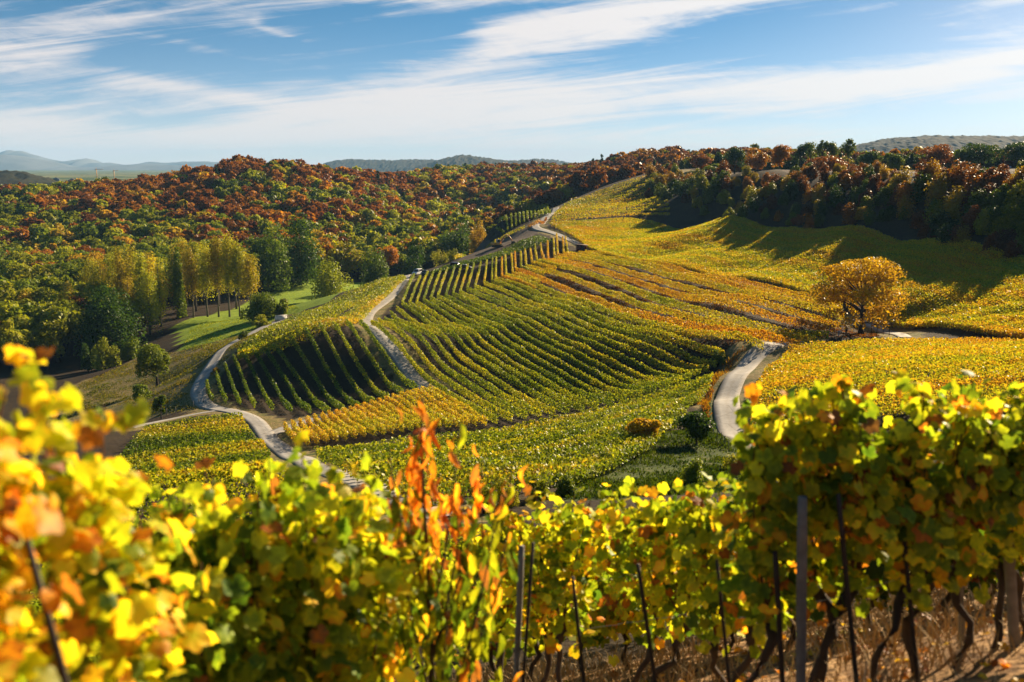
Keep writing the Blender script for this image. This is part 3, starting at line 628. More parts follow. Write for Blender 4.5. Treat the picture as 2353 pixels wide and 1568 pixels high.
solo(860,650,565,84,.25,.95,'round grey green tree in the valley right of the lone meadow tree', cb=.05, nl=6000, ls=.7, seed=22, dist=440, lobes=24)
solo(952,622,556,64,.12,1.0,'dark green tree standing above the white van', cb=.08, nl=5000, ls=.6, seed=23, dist=425, lobes=20)
solo(1103,578,508,56,.58,.85,'orange brown tree at the valley edge beyond the digger', cb=.05, nl=4500, ls=.65, seed=24, dist=475, lobes=20)
solo(1052,598,505,100,.20,.95,'wide mid green tree in the valley left of the orange brown tree', cb=.03, nl=6000, ls=.8, seed=25, dist=530, lobes=26)
solo(1135,560,520,36,.42,.8,'low brown bushy tree right of the orange brown tree', cb=.0, nl=2200, ls=.5, seed=26, dist=470, lobes=14)
solo(1012,602,562,44,.45,.75,'small bare brownish tree on the valley side behind the dark green crest', cb=.15, nl=1800, ls=.5, seed=27, dist=440, sparse=1, lobes=14)
solo(1046,596,566,34,.40,.7,'thin brownish fruit tree at the end of the bare soil', cb=.15, nl=1500, ls=.5, seed=28, dist=430, sparse=1, lobes=12)
solo(1250,500,468,26,.47,.9,'small bright yellow green tree beside the upper lane', cb=.05, nl=1800, ls=.7, seed=29, dist=590, lobes=14)
solo(1205,520,472,62,.50,.55,'grey leafless bushy tree behind the short vine rows', cb=.05, nl=2600, ls=.6, seed=30, dist=580, sparse=1, lobes=18)
solo(1168,525,488,50,.18,.95,'dark green bushy tree behind the short vine rows', cb=.03, nl=2600, ls=.7, seed=31, dist=560, lobes=16)
solo(1478,1026,952,84,.60,.95,'small rounded golden orange tree on the grass bank below the green hollow', cb=.22, nl=5200, ls=.26, seed=32, lobes=22)
solo(1600,1025,950,96,.13,.85,'dark green leaning bushy tree on the grass bank beside the right lane', cb=.09, nl=4600, ls=.25, seed=37, lobes=18, sparse=1, lobe_r=.42)
solo(1590,1112,1045,70,.33,1.0,'pale yellow green upright shrub on the grass bank beneath the dark leaning tree', cb=.0, nl=2600, ls=.16, seed=34, sparse=1, lobes=16, name='shrub', cat='shrub')
solo(1680,1085,1035,50,.47,.85,'rusty tall grass shrub on the grass bank beside the lane edge', cb=.0, nl=2000, ls=.14, seed=35, sparse=1, lobes=14, name='shrub', cat='shrub')
solo(1392,1085,1035,46,.36,.9,'thin young sapling with few yellow leaves at the edge of the green hollow', cb=.3, nl=500, ls=.22, seed=36, sparse=1, lobes=8, name='sapling')
solo(160,735,645,80,.58,1.0,'bright golden tree left of the large dark green tree', cb=.05, nl=4500, ls=.6, seed=37, dist=330)
solo(62,720,642,80,.57,.95,'golden yellow tree at the left edge of the wood behind the near vine leaves', cb=.05, nl=4500, ls=.6, seed=38, dist=340)
solo(205,860,775,46,.17,.9,'dark green young tree at the left end of the dry grass slope', cb=.05, nl=2600, ls=.5, seed=39, dist=280, lobes=14)
solo(248,856,775,62,.38,.85,'olive brown bushy tree between two green trees at the meadow edge', cb=.03, nl=3200, ls=.5, seed=40, dist=278, lobes=16)
solo(300,845,770,60,.30,.9,'light green bushy tree under the large dark green tree', cb=.03, nl=3000, ls=.5, seed=41, dist=285, lobes=16)
solo(560,778,752,30,.30,.7,'small round shrub on the grass beside the valley lane', cb=.0, nl=900, ls=.3, seed=42, lobes=8, name='shrub', cat='shrub')
solo(497,858,838,34,.60,.55,'low reddish brown bramble beside the bend of the valley lane', cb=.0, nl=900, ls=.25, seed=43, lobes=8, name='shrub', cat='shrub')
solo(1652,838,800,34,.24,.8,'small green bush at the row ends beside the right lane', cb=.0, nl=1200, ls=.25, seed=44, lobes=8, name='shrub', cat='shrub')
solo(1302,578,563,12,.50,1.,'small yellow bush beside the dark red hut', cb=.0, nl=500, ls=.3, seed=45, lobes=6, name='shrub', cat='shrub')
solo(300,1165,1125,70,.62,.8,'rusty orange shrub at the foot of the lower left field', cb=0, nl=2200, ls=.2, seed=46, sparse=1, lobes=14, name='shrub', cat='shrub')

for k_, (X, Yb, Yt, wp, st, lb) in enumerate(((1170,1165,1100,80,.46,'golden brown weedy shrub at the foot of the slope behind the sapling'),(1235,1150,1095,70,.38,'yellow green weedy shrub before the grass bank'),(1110,1180,1120,70,.42,'olive weedy shrub beside the lower lane end'),(1300,1140,1100,60,.32,'small green shrub at the lower corner of the grass bank'),(1730,1120,1060,80,.30,'green thorny shrub at the top of the grass bank beside the near vines'))):
    solo(X, Yb, Yt, wp, st, .85, lb, cb=0, nl=2400, ls=.16, seed=400+k_, sparse=1, lobes=14, name='shrub', cat='shrub')
# poplars
POP = [tree_proto('poplar_tree', bark=PALEBARK, hgt=28, cw=8.0, cbase=7 if k_ < 2 else 1.5, lobes=30, nleaf=4300, lsize=.45, seed=60+k_, shape='poplar', sparse=1, lobe_r=.55, trunk_r=.23) for k_ in range(4)]
def poplar(X, Yb, Yt, d, wpx, stage, br, pk, label, group):
    x = ray(X, Yb)[0]/ray(X, Yb)[1]*d; z = h(x, d)-.05; ty = ray(X, Yt); hg = ty[2]/ty[1]*d-z
    put_tree('poplar_tree', POP[pk], (x, d, z), stage, br, label, group, rz=random.random()*6, scale=(wpx*1.3/F*d/cp/8.0, wpx*1.3/F*d/cp/8.0, hg/28*random.uniform(.88,1.06)))
pl = [(215,590,366,46),(240,580,350,48),(262,572,362,48),(285,566,345,52),(308,570,358,50),(330,565,340,54),(352,560,350,54),(372,575,335,50),(225,600,340,44),(300,640,322,50),(345,620,322,52)]
for k_, (X, Yt, d, wp) in enumerate(pl):
    poplar(X, 770, Yt, d, wp, .485+.06*math.sin(k_*2.3), .95+.2*math.sin(k_*1.3), 2+k_ % 2, f'tall golden poplar, {ordinal(k_+1)} counted through the dense left poplar stand', 'poplars of the dense left stand')
pr_ = [(412,560,395,44),(432,548,385,48),(452,545,372,50),(478,545,352,46),(503,540,350,46),(528,538,349,46),(552,545,348,46),(578,560,346,48),(545,550,375,50),(505,548,385,50),(468,540,395,50),(445,556,352,40)]
for k_, (X, Yt, d, wp) in enumerate(pr_):
    poplar(X, 737, Yt, d, wp, .48+.06*math.sin(k_*1.9), .88+.18*math.sin(k_*2.7), k_ % 2, f'tall thin straw coloured poplar, {ordinal(k_+1)} in the open stand above the meadow', 'poplars of the open right stand')
solo(412,740,585,40,.30,1.,'bright green broadleaf tree between the two poplar stands', cb=.03, nl=5000, ls=.6, seed=70, dist=352, lobes=24)

# wooded hills
FP = np.array(FORPOLY)
def forest():
    r = np.random.default_rng(77); pts = []
    cell = 8.8
    for yy in np.arange(258, 1180, cell):
        for xx in np.arange(-420, 330, cell):
            pts.append((xx+r.uniform(-3,3), yy+r.uniform(-3,3)))
    pts = np.array(pts); pts = pts[inpoly(pts[:,0], pts[:,1], FP)]
    Xs = CX+F*pts[:,0]/(pts[:,1]*cp-0*sp)  # approximate, corrected below
    z = H(pts[:,0], pts[:,1]); hg = 12+6*r.random(len(pts)); hg = np.where(Xs > 1560, hg*.8, hg)
    hg = hg*np.where(vnoise(pts[:,0], pts[:,1], 30, 5) > .75, 1.15, 1)
    def pix(x, y, zz):
        depth = y*cp-zz*sp; return CX+F*x/depth, CY-F*(y*sp+zz*cp)/depth
    Xs, Ys = pix(pts[:,0], pts[:,1], z+hg)
    keep = (Xs > -80) & (Xs < 2430)
    # visible tops: march the ray to the top against terrain + canopy
    vis = np.ones(len(pts), bool)
    for t in np.linspace(.3, .975, 60):
        qx, qy = pts[:,0]*t, pts[:,1]*t; qz = (z+hg)*t
        canopy = np.where(inpoly(qx, qy, FP) & (np.linalg.norm(pts*(1-t), axis=1) > 12), 11.5, 0.)
        vis &= qz > H(qx, qy)+canopy-1.0
    keep &= vis
    pts, z, hg, Xs, Ys = pts[keep], z[keep], hg[keep], Xs[keep], Ys[keep]
    n = len(pts); order = np.argsort(pts[:,1])
    # stage of autumn by place on the hill: rust and orange above, green at the valley
    up = np.clip((540-Ys)/170, 0, 1)
    st = np.empty(n)
    pn = .65*vnoise(pts[:,0], pts[:,1]*.33, 60, 25)+.35*vnoise(pts[:,0], pts[:,1]*.5, 26, 22); pn2 = vnoise(pts[:,0], pts[:,1], 38, 23)
    for i in range(n):
        base = np.clip((pn[i]-.5)*1.6+.17+.80*up[i] if Xs[i] < 930 else (pn[i]-.5)*1.6+(.35 if Xs[i] < 1080 else .62), 0, 1); a = r.random()
        if a < .86*base+.04: st[i] = r.choice([.71,.75,.79,.82,.88])+r.uniform(-.03,.03)
        elif a < .86*base+.10: st[i] = r.uniform(.52,.64)
        else: st[i] = r.uniform(.24,.41)+(.12*pn2[i] if Xs[i] > 600 else .05)
    br = .62+.45*r.random(n)
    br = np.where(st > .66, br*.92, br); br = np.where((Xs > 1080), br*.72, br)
    protos = [tree_proto('forest_tree', False, hgt=15, cw=12+1.5*(k_ % 3), cbase=2.0, lobes=20, nleaf=2200, lsize=.95, seed=80+k_, lobe_r=.36) for k_ in range(7)]
    conif = [tree_proto('conifer_tree', False, hgt=18, cw=6, cbase=1.0, lobes=22, nleaf=1300, lsize=.9, seed=95+k_, shape='cone') for k_ in range(2)]
    names = lambda s: 'dark green' if s < .18 else 'green' if s < .27 else 'olive green' if s < .38 else 'yellow green' if s < .5 else 'golden yellow' if s < .64 else 'orange' if s < .76 else 'rust red' if s < .86 else 'brown'
    def place(X, Y):
        if X < 400: return 'on the lower wooded slope behind the dense poplar stand' if Y > 470 else 'on the left shoulder of the wooded hill'
        if X < 660: return 'on the wooded slope above the open poplar stand'
        if X < 900: return 'on the valley flank of the wooded hill'
        if X < 1080: return 'in the valley wood behind the dark green crest'
        if X < 1330: return 'in the dark wood behind the upper lane'
        if X < 1560: return 'on the wooded ridge above the golden spur'
        return 'in the wood behind the brown plateau field'
    cnt = 0; rest = []
    for i in order:
        con = r.random() < (.015 if Xs[i] < 900 else .05)
        sc = hg[i]/15*r.uniform(.9,1.15)
        if cnt < 296:
            if con: put_tree('conifer_tree', conif[cnt % 2], (pts[i,0], pts[i,1], z[i]-.3), .04, .8, 'dark pointed conifer '+place(Xs[i], Ys[i]), 'conifers of the wooded hills', r.uniform(0,6), (sc,sc,hg[i]/15))
            else: put_tree('forest_tree', protos[cnt % 7], (pts[i,0], pts[i,1], z[i]-.3), st[i], br[i], f'{names(st[i])} rounded tree crown '+place(Xs[i], Ys[i]), 'broadleaf trees of the wooded hills', r.uniform(0,6), (sc,sc,hg[i]/15))
            cnt += 1
        else: rest.append((i, con, sc))
    V, Q, T = [], [], []; off = 0
    base = []
    for k_ in range(6):
        tb, lv, lq = tree_arrays(hgt=15, cw=12.5+k_ % 3, cbase=2.5, lobes=14, nleaf=520, lsize=1.65, seed=200+k_, lobe_r=.38); base.append(lv)
    cb_ = []
    for k_ in range(2): cb_.append(tree_arrays(hgt=17, cw=6, cbase=1, lobes=16, nleaf=260, lsize=1.3, seed=220+k_, shape='cone')[1])
    for i, con, sc in rest:
        lv = cb_[i % 2] if con else base[i % 6]
        if pts[i,1] > 850: lv = lv.reshape(-1,4,3)[::2]; lv = (lv.mean(1, keepdims=True)+(lv-lv.mean(1, keepdims=True))*1.35).reshape(-1,3)
        a = r.uniform(0, 6.28); ca, sa = math.cos(a), math.sin(a)
        w_ = lv@np.array([[ca,sa,0],[-sa,ca,0],[0,0,1]])*np.array([sc,sc,hg[i]/15])+np.array([pts[i,0],pts[i,1],z[i]-.3])
        V.append(w_); T.append(np.tile([.04 if con else st[i], .8 if con else br[i], 0, 1], (len(w_),1)))
    V = np.vstack(V); T = np.vstack(T)
    o = link('woodland', mesh('woodland', V, np.arange(len(V)).reshape(-1,4), WOODS, attr={'tone': T}))
    tag(o, 'autumn woodland covering the far slopes and ridges behind the nearest trees', 'woodland', None, 'stuff')
    print('FOREST', n, cnt, len(rest), len(V)//4)
forest()

# bank shrubs and plateau trees on the right
def bank():
    r = np.random.default_rng(5)
    prot = [tree_proto('bank_tree', bark=BARK, hgt=8, cw=7.5+k_ % 3, cbase=.3, lobes=20, nleaf=2600, lsize=.55, seed=120+k_, lobe_r=.34) for k_ in range(5)]
    dens = [tree_proto('bank_tree', bark=BARK, hgt=8, cw=7.0, cbase=.3, lobes=18, nleaf=2300, lsize=.48, seed=130+k_, sparse=1, lobe_r=.40) for k_ in range(3)]
    def nm(s): return 'dark green' if s < .2 else 'olive green' if s < .4 else 'golden' if s < .62 else 'russet' if s < .8 else 'brown'
    k_ = 0
    # rows of bushes up the bank, near to far
    for lev, (fr, hh) in enumerate(((.0,6.5),(.15,8.),(.35,9.5),(.58,10.),(.80,9.),(1.0,7.5))):
        for X in np.arange(1495, 2420, 22 if lev else 27):
            t = (X-1500)/853.0
            foot = hit(X, np.interp(X, [1440,1500,1600,1700,1800,1900,2100,2353,2420],[458,464,487,501,511,518,544,590,600]), 0, 60)
            topd = np.interp(X, [1500,1560,1700,1850,2050,2200,2353,2420],[575,540,440,385,338,308,275,262])
            xx, yy = ray(X, 400)[0]/ray(X, 400)[1]*topd, topd
            px = foot[0]+(xx-foot[0])*fr; py = foot[1]+(yy-foot[1])*fr+r.uniform(-4,4); px += r.uniform(-2,2)
            if lev == 0 and (1930 < X < 2120 or X < 1560 or r.random() < .15): continue
            if (lev >= 4 and r.random() < .22) or (lev == 3 and r.random() < .1): continue
            st = r.choice([.2,.3,.42,.58,.72,.86,.92], p=[.2,.2,.12,.08,.12,.16,.12])+r.uniform(-.04,.04)
            if lev > 2 and r.random() < .4: st = r.uniform(.5,.84)
            s = hh/8*r.uniform(.7,1.1)*.9*(.8 if 1650 < X < 2080 else 1)*(.62 if (lev >= 4 and X > 2040) else 1)
            pr2 = dens[k_ % 3] if r.random() < .4 else prot[k_ % 5]
            lab = f'{nm(st)} bush on the shaded bank, '+('at its foot' if lev == 0 else 'halfway up the slope' if lev < 4 else 'along its top')+(' at far right' if X > 2180 else ' left of scree' if X < 1930 else ' above scree')
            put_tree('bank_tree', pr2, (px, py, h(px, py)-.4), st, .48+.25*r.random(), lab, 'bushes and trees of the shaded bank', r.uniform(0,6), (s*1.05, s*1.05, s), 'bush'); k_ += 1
    # standing trees on the plateau edge
    for X, Yb, Yt, wp, d, st, br, lb in ((1688,392,330,62,520,.10,.8,'broad dark green tree rising above the golden spur'),(1838,385,318,44,470,.12,.8,'dark slender green tree on the plateau skyline'),(1862,385,318,40,480,.32,.7,'tall thin crowned tree right of the dark slender one on the skyline'),
        (1888,385,318,36,478,.30,.7,'tall open tree third in the skyline group'),(1912,385,317,38,476,.32,.7,'tall open tree fourth in the skyline group'),(1948,385,315,40,470,.30,.75,'lone airy round headed tree at the right end of the skyline group'),
        (1790,392,333,60,462,.76,.8,'orange brown tree left of the skyline group'),(1645,402,375,52,520,.33,.9,'low yellow green tree before the golden spur'),(2095,376,352,30,460,.04,.9,'dark pointed conifer behind the plateau field'),
        (2150,392,335,90,455,.84,.7,'big reddish brown tree on the plateau field edge'),(2260,386,330,100,450,.14,.7,'dark green tree mass right of the big reddish brown tree'),(2335,392,322,110,440,.16,.6,'tall dark tree at the right end of the plateau wood'),
        (1895,410,355,100,420,.84,.75,'wide brown tree on the bank top under the skyline group'),(2020,425,385,70,350,.62,.9,'bright orange tree on the bank top before the plateau field'),(2110,418,372,40,372,.86,.6,'reddish bare bush standing before the plateau field'),
        (2000,392,345,60,465,.24,.8,'olive tree at the left end of the plateau wood'),(2050,392,350,60,462,.30,.8,'olive green tree second in the plateau wood'),(2215,392,345,60,455,.22,.8,'green bushy tree at the plateau edge'),(1740,392,345,60,500,.74,.7,'russet tree behind the low yellow green tree'),(1610,396,352,60,560,.80,.6,'reddish tree at the top of the golden spur')):
        solo(X, Yb, Yt, wp, st, br, lb, dist=d, cb=.06 if wp > 45 else .35, nl=4200 if wp > 45 else 1600, ls=.6, lobes=24 if wp > 45 else 14, seed=140+int(X), sparse=1 if (wp < 45 or st > .8) else 0, shape='cone' if 'conifer' in lb else 'round', name='plateau_tree')
    for X in range(1500, 2440, 17):      # low hedge of trees behind the plateau
        d = np.interp(X, [1500,1700,2000,2400],[650,545,488,460])+r.uniform(0,18); x, y = ray(X, 390)[0]/ray(X, 390)[1]*d, d
        st = r.choice([.10,.2,.32,.5,.78,.90], p=[.28,.2,.14,.08,.12,.18]); s = r.uniform(.95,1.35)
        put_tree('plateau_tree', prot[X % 5], (x, y, h(x, y)-.4), st, .5+.25*r.random(), f'{nm(st)} tree in the dense wood edge behind the brown plateau field', 'trees of the plateau wood edge', r.uniform(0,6), (s,s,s))
bank()

# ------------------------------------------------------------------ far hills, mountains, plain
def hill_material(name, c1, c2, sc):
    m, nt = newmat(name); geo = N(nt, 'ShaderNodeNewGeometry')
    n = N(nt, 'ShaderNodeTexNoise', i_Scale=sc, i_Detail=6., i_Roughness=.65); nt.links.new(geo.outputs['Position'], n.inputs['Vector'])
    n2 = N(nt, 'ShaderNodeTexNoise', i_Scale=sc*.2, i_Detail=3.); nt.links.new(geo.outputs['Position'], n2.inputs['Vector'])
    col = RAMP(nt, M(nt, 'ADD', M(nt, 'MULTIPLY', n.outputs[0], .6), M(nt, 'MULTIPLY', n2.outputs[0], .4)), [(.35, c1), (.6, c2)])
    pb = N(nt, 'ShaderNodeBsdfPrincipled', i_Roughness=.95); pb.inputs['Specular IOR Level'].default_value = .05; nt.links.new(col, pb.inputs['Base Color'])
    out = N(nt, 'ShaderNodeOutputMaterial'); nt.links.new(pb.outputs[0], out.inputs[0]); return m
def ridge(name, prof, d, depth, nx, nd, mat, rough, base=-40., seed=1, cell=9., label=None):
    """a hill of real depth: skyline profile (pixels) at distance d, falling away before and behind"""
    prof = np.array(prof, float); X = np.linspace(prof[0,0], prof[-1,0], nx)
    Y = np.interp(X, prof[:,0], prof[:,1]); xs = np.array([P(a, b, d)[0] for a, b in zip(X, Y)]); zs = np.array([P(a, b, d)[2] for a, b in zip(X, Y)])
    t = np.linspace(-1, 1, nd); shape = np.cos(t*np.pi/2)**.8
    yy = d+t[:,None]*depth*(.8+.4*vnoise(xs, xs*0, depth*1.2, seed)[None]); xx = np.repeat(xs[None], nd, 0)*(yy/d)**.0
    g = base+(zs[None]-base)*shape[:,None]
    amp = np.clip((g-base)/20, 0, 1)
    b1 = vnoise(xx, yy, cell, seed+1); b2 = vnoise(xx, yy, cell*3.1, seed+2)
    g = g+((b1-.75)*rough+(b2-.6)*rough*.7)*amp
    v = np.stack([xx, yy, g], -1).reshape(-1,3); i = np.arange(nd-1)[:,None]*nx; j = np.arange(nx-1)[None]
    q = np.stack([i+j, i+j+1, i+nx+j+1, i+nx+j], -1).reshape(-1,4)
    o = link(name, mesh(name, v, q, mat)); tag(o, label, None, None, 'structure'); return o
HILLM = hill_material('wooded_hill', (.010,.016,.008), (.050,.040,.016), .03)
ridge('hills', [(740,380),(770,370),(798,366),(850,367),(889,369),(935,366),(1007,368),(1100,368),(1181,369),(1230,365),(1280,368),(1316,376),(1370,384),(1420,392)], 6000, 800, 520, 44, HILLM, 14, seed=31, cell=11)
ridge('hills', [(960,385),(985,376),(1007,369),(1020,363),(1060,356),(1096,359),(1132,365),(1181,371),(1240,380),(1280,388)], 4800, 600, 340, 44, HILLM, 13, seed=41, cell=11)
ridge('hills', [(1880,365),(1930,345),(1968,334),(2001,327),(2050,317),(2122,312),(2237,313),(2353,314),(2480,312),(2700,330)], 3000, 560, 620, 70, HILLM, 6, seed=51, cell=7)
ridge('hills', [(-220,392),(-80,388),(0,394),(43,393),(66,398),(89,407),(112,418),(130,424)], 1650, 120, 260, 30, HILLM, 7, seed=61, cell=8)
MTM = hill_material('mountain_rock', (.10,.10,.10), (.22,.21,.20), .002)
ridge('mountains', [(-400,345),(-200,338),(-60,350),(0,356),(16,348),(28,344),(40,352),(52,347),(61,352),(85,358),(123,369),(150,370),(177,366),(195,369),(207,364),(223,374),(249,373),(282,377),(348,370),(403,372),(475,369),(560,373),(640,372),(760,384)], 12700, 800, 420, 18, MTM, 26, base=-60, seed=71, cell=170)
ridge('mountains', [(-500,350),(-150,348),(-40,353),(0,355),(20,356),(45,358),(85,366),(125,376),(148,383),(200,384),(260,380),(330,378),(400,378),(480,384),(560,388)], 10600, 800, 340, 16, MTM, 14, base=-60, seed=73, cell=190)


def tufts(name, poly, n, hmax, stage, br, label, seed, wd=.07):
    r = np.random.default_rng(seed); pl = hits(poly) if max(p_[1] for p_ in poly) > 330 and min(p_[1] for p_ in poly) > 300 else np.array(poly); lo, hi = pl.min(0), pl.max(0)
    x = r.uniform(lo[0], hi[0], n); y = r.uniform(lo[1], hi[1], n); dn = vnoise(x, y, 4.5, seed)*.6+vnoise(x, y, 1.6, seed+1)*.4
    k_ = inpoly(x, y, pl.tolist()) & (r.random(n) < np.clip(dn*2-.5, .04, 1)); x, y, dn = x[k_], y[k_], dn[k_]
    for p, w_ in ROADS:
        dd = np.full(len(x), 1e9)
        for a_ in p[::2]: dd = np.minimum(dd, np.hypot(x-a_[0], y-a_[1]))
        k_ = dd > w_*.5+.9; x, y, dn = x[k_], y[k_], dn[k_]
    n = len(x); hh = hmax*(.35+.9*dn)*r.uniform(.5,1.2,n); a = r.uniform(0, 6.28, n); b = np.c_[x, y, H(x, y)-.05]; s_ = np.c_[np.cos(a), np.sin(a), 0*a]*(wd*r.uniform(.6,1.6,n))[:,None]
    tp = b+np.c_[r.normal(0,.35,(n,2))*hh[:,None], hh]; v = np.stack([b-s_*.4, b+s_*.4, tp+s_, tp-s_*.6+np.c_[0*a,0*a,hh*.25]], 1).reshape(-1,3)
    o = link(name, mesh(name, v, np.arange(4*n).reshape(-1,4), VINE)); o.color = (stage, br, 0, 1); tag(o, label, 'grass', None, 'stuff')
tufts('bank_grass', [(1290,1110),(1500,1005),(1620,940),(1650,895),(1660,950),(1690,1010),(1740,1080),(1700,1130),(1300,1150)], 90000, .32, .22, .42, 'dark green grass and weeds on the bank between the green hollow and the right lane', 61)
tufts('verge_grass', [(1640,890),(1690,835),(1735,802),(1700,806),(1650,850),(1600,930),(1630,990),(1652,990),(1648,930)], 26000, .6, .70, .55, 'rusty dry grass on the verge left of the right lane', 62)
tufts('fallen_leaves', [(1880,755),(1930,735),(2010,745),(2020,772),(1960,786),(1880,786)], 9000, .16, .82, .5, 'rusty fallen leaves on the ground under the walnut tree', 64, .12)
tufts('weeds', [(1140,660),(1240,605),(1345,580),(1870,690),(1930,735),(1850,785),(1660,815),(1400,745)], 120000, .34, .78, .24, 'low weed tufts added and coloured dark as shade between the golden upper vine rows', 66, .10)  # tufts added as dark fill: shade between the rows put into their colour
tufts('meadow_grass', [(690,712),(640,744),(575,772),(480,800),(420,806),(440,752),(560,728),(640,700)], 45000, .2, .31, .95, 'bright green grass of the small meadow by the poplars', 65, .12)
tufts('slope_grass', [(60,960),(140,900),(330,815),(400,812),(560,768),(640,746),(570,782),(500,845),(452,905),(470,938),(330,967),(200,1000)], 90000, .28, .45, .34, 'dry pale grass and weeds on the slope left of the valley lane', 63, .09)
# ------------------------------------------------------------------ vehicles, huts, people, posts
def paint(name, col, rough=.35, spec=.5): return simple(name, col, rough, var=.06, spec=spec, scale=3.)
WHITE = paint('white_paint', (.75,.76,.78)); BLACKP = paint('black_paint', (.02,.022,.026)); BLUEP = paint('pale_blue_paint', (.35,.45,.58)); NAVY = paint('dark_blue_paint', (.05,.07,.12))
GLASS = paint('dark_glass', (.015,.02,.025), .08, .8); RUBBER = simple('rubber', (.02,.02,.02), .85); ORANGE = paint('excavator_orange', (.62,.30,.06), .5); STEEL = simple('dark_steel', (.05,.045,.04), .6); GREYM = simple('grey_metal', (.3,.3,.31), .5)
REDWOOD = simple('dark_red_boards', (.12,.022,.015), .8); ROOFM = simple('roof_sheet', (.10,.05,.04), .7); LAMP = paint('lamp_glass', (.8,.75,.6), .2); REDL = paint('rear_lamp', (.4,.02,.02), .2)
def wheel(parent, x, y, r, wd):
    mb = MB(); th = np.linspace(0, 2*np.pi, 13)
    poly = [(r*math.cos(a), r+r*math.sin(a)) for a in th[:-1]]; mb.prism(poly, -wd/2, wd/2); o = mb.build('wheel', RUBBER, parent, (x, y, 0))
    h2 = MB(); h2.prism([(r*.55*math.cos(a), r+r*.55*math.sin(a)) for a in th[:-1]], -wd/2-.015, wd/2+.015); h2.build('rim', GREYM, o, (0,0,0))
def car(name, loc, rz, mat, van, label, cat):
    e = empty(name, loc, rz); L, Wd = (4.6, 1.85) if van else (4.3, 1.78)
    lo = [(-L/2,.35),(-L/2+.1,.28),(L/2-.15,.28),(L/2,.45),(L/2-.05,.78),(L/2-1.0,.98),(L/2-1.1,1.0),(-L/2+.05,1.02),(-L/2,.8)]
    hi = ([(L/2-1.15,1.0),(L/2-1.75,1.72),(-L/2+.35,1.80),(-L/2+.08,1.0)] if van else [(L/2-1.25,.98),(L/2-1.95,1.42),(-L/2+1.1,1.44),(-L/2+.35,1.0)])
    MB().prism(lo, -Wd/2, Wd/2).build('body', mat, e)
    MB().prism([(a*.985, b-.03) for a, b in hi], -Wd/2+.10, Wd/2-.10).build('window_glass', GLASS, e)
    rt = max(b for a, b in hi); xs = [a for a, b in hi if b > rt-.2]; m = MB(); m.box((xs[0]+xs[1])/2, 0, rt+.0, abs(xs[0]-xs[1])+.1, Wd-.18, .05)
    for sx, (a, b), (a2, b2) in ((1, hi[0], hi[1]), (-1, hi[3], hi[2])):
        for sy in (-1, 1): m.tube([(a, sy*(Wd/2-.08), b), (a2, sy*(Wd/2-.12), b2)], .045, 5)
    for sy in (-1, 1): m.tube([(xs[0]*.2, sy*(Wd/2-.09), 1.0), (xs[0]*.2, sy*(Wd/2-.12), rt)], .05, 5)
    m.build('roof', mat, e)
    for sx in (-1, 1):
        for sy in (-1, 1): wheel(e, sx*L*.30, sy*(Wd/2-.1), .32, .2)
    for sy in (-1, 1):
        MB().box(L/2-.04, sy*(Wd/2-.28), .68, .1, .3, .16).build('headlight', LAMP, e); MB().box(-L/2+.02, sy*(Wd/2-.14), .85, .08, .16, .3).build('tail_light', REDL, e)
    return tag(e, label, cat)
def on(X, Y, up=.0, dmin=60.):
    x, y = hit(X, Y, 0, dmin); return (x, y, h(x, y)+up)
p_ = on(959,632,.12); car('van', p_, math.radians(-112), WHITE, True, 'white van parked at the top of the pale lane beside the first vine rows', 'van')
p_ = on(976,632,.02); car('parked_car', p_, math.radians(-100), BLACKP, False, 'small dark car parked right behind the white van', 'car')
p_ = on(1050,616,.02); car('parked_car', p_, math.radians(-25), NAVY, True, 'dark blue car parked in the gap above the vine row tops, left one', 'car')
p_ = on(1070,619,.02); car('parked_car', p_, math.radians(-20), BLACKP, False, 'black car parked in the gap above the vine row tops, right one', 'car')
x, y, z = P(2310,386,425); car('parked_car', (x, y, h(x,y)+.05), math.radians(5), BLUEP, False, 'pale blue car far off on the brown plateau field edge', 'car')
def excavator(loc, rz):
    e = empty('excavator', loc, rz)
    for sy in (-1, 1):
        m = MB(); poly = [(-1.7,.15),(-1.3,0),(1.3,0),(1.7,.2),(1.75,.5),(1.4,.8),(-1.4,.8),(-1.75,.5)]; m.prism(poly, sy*1.15-.28, sy*1.15+.28); m.build('track', STEEL, e)
    MB().box(0,0,.75,2.2,1.9,.5).build('undercarriage', STEEL, e)
    MB().prism([(-2.1,1.0),(1.3,1.0),(1.35,1.5),(.2,1.55),(-1.9,1.95),(-2.2,1.6)], -1.15, 1.15).build('body', ORANGE, e)
    cb = MB(); cb.prism([(.05,1.5),(1.25,1.5),(1.3,2.2),(.95,2.95),(.05,2.95)], .15, 1.15); c_ = cb.build('cab', GREYM, e)
    MB().prism([(.12,1.95),(1.18,1.95),(1.2,2.2),(.9,2.8),(.12,2.8)], .13, 1.17).build('window', GLASS, c_)
    MB().tube([(1.0,-.2,1.6),(2.0,-.2,3.2),(3.1,-.2,4.2),(4.3,-.2,4.5)], [.26,.28,.28,.2], 6).build('boom', ORANGE, e)
    st_ = MB().tube([(4.0,-.2,4.7),(5.3,-.2,3.3),(6.2,-.2,2.1)], [.2,.2,.14], 6).build('stick', ORANGE, e)
    MB().prism([(5.9,2.0),(6.6,2.2),(7.0,1.6),(6.6,1.0),(5.8,1.2)], -.65, .25).build('bucket', STEEL, e)
    MB().tube([(1.3,-.2,1.6),(2.5,-.2,2.9)], .09, 5).build('hydraulic_ram', GREYM, e)
    return tag(e, 'orange tracked digger with raised arm working on the bare brown soil', 'excavator')
p_ = on(1143,569,.0); excavator(p_, math.radians(28))
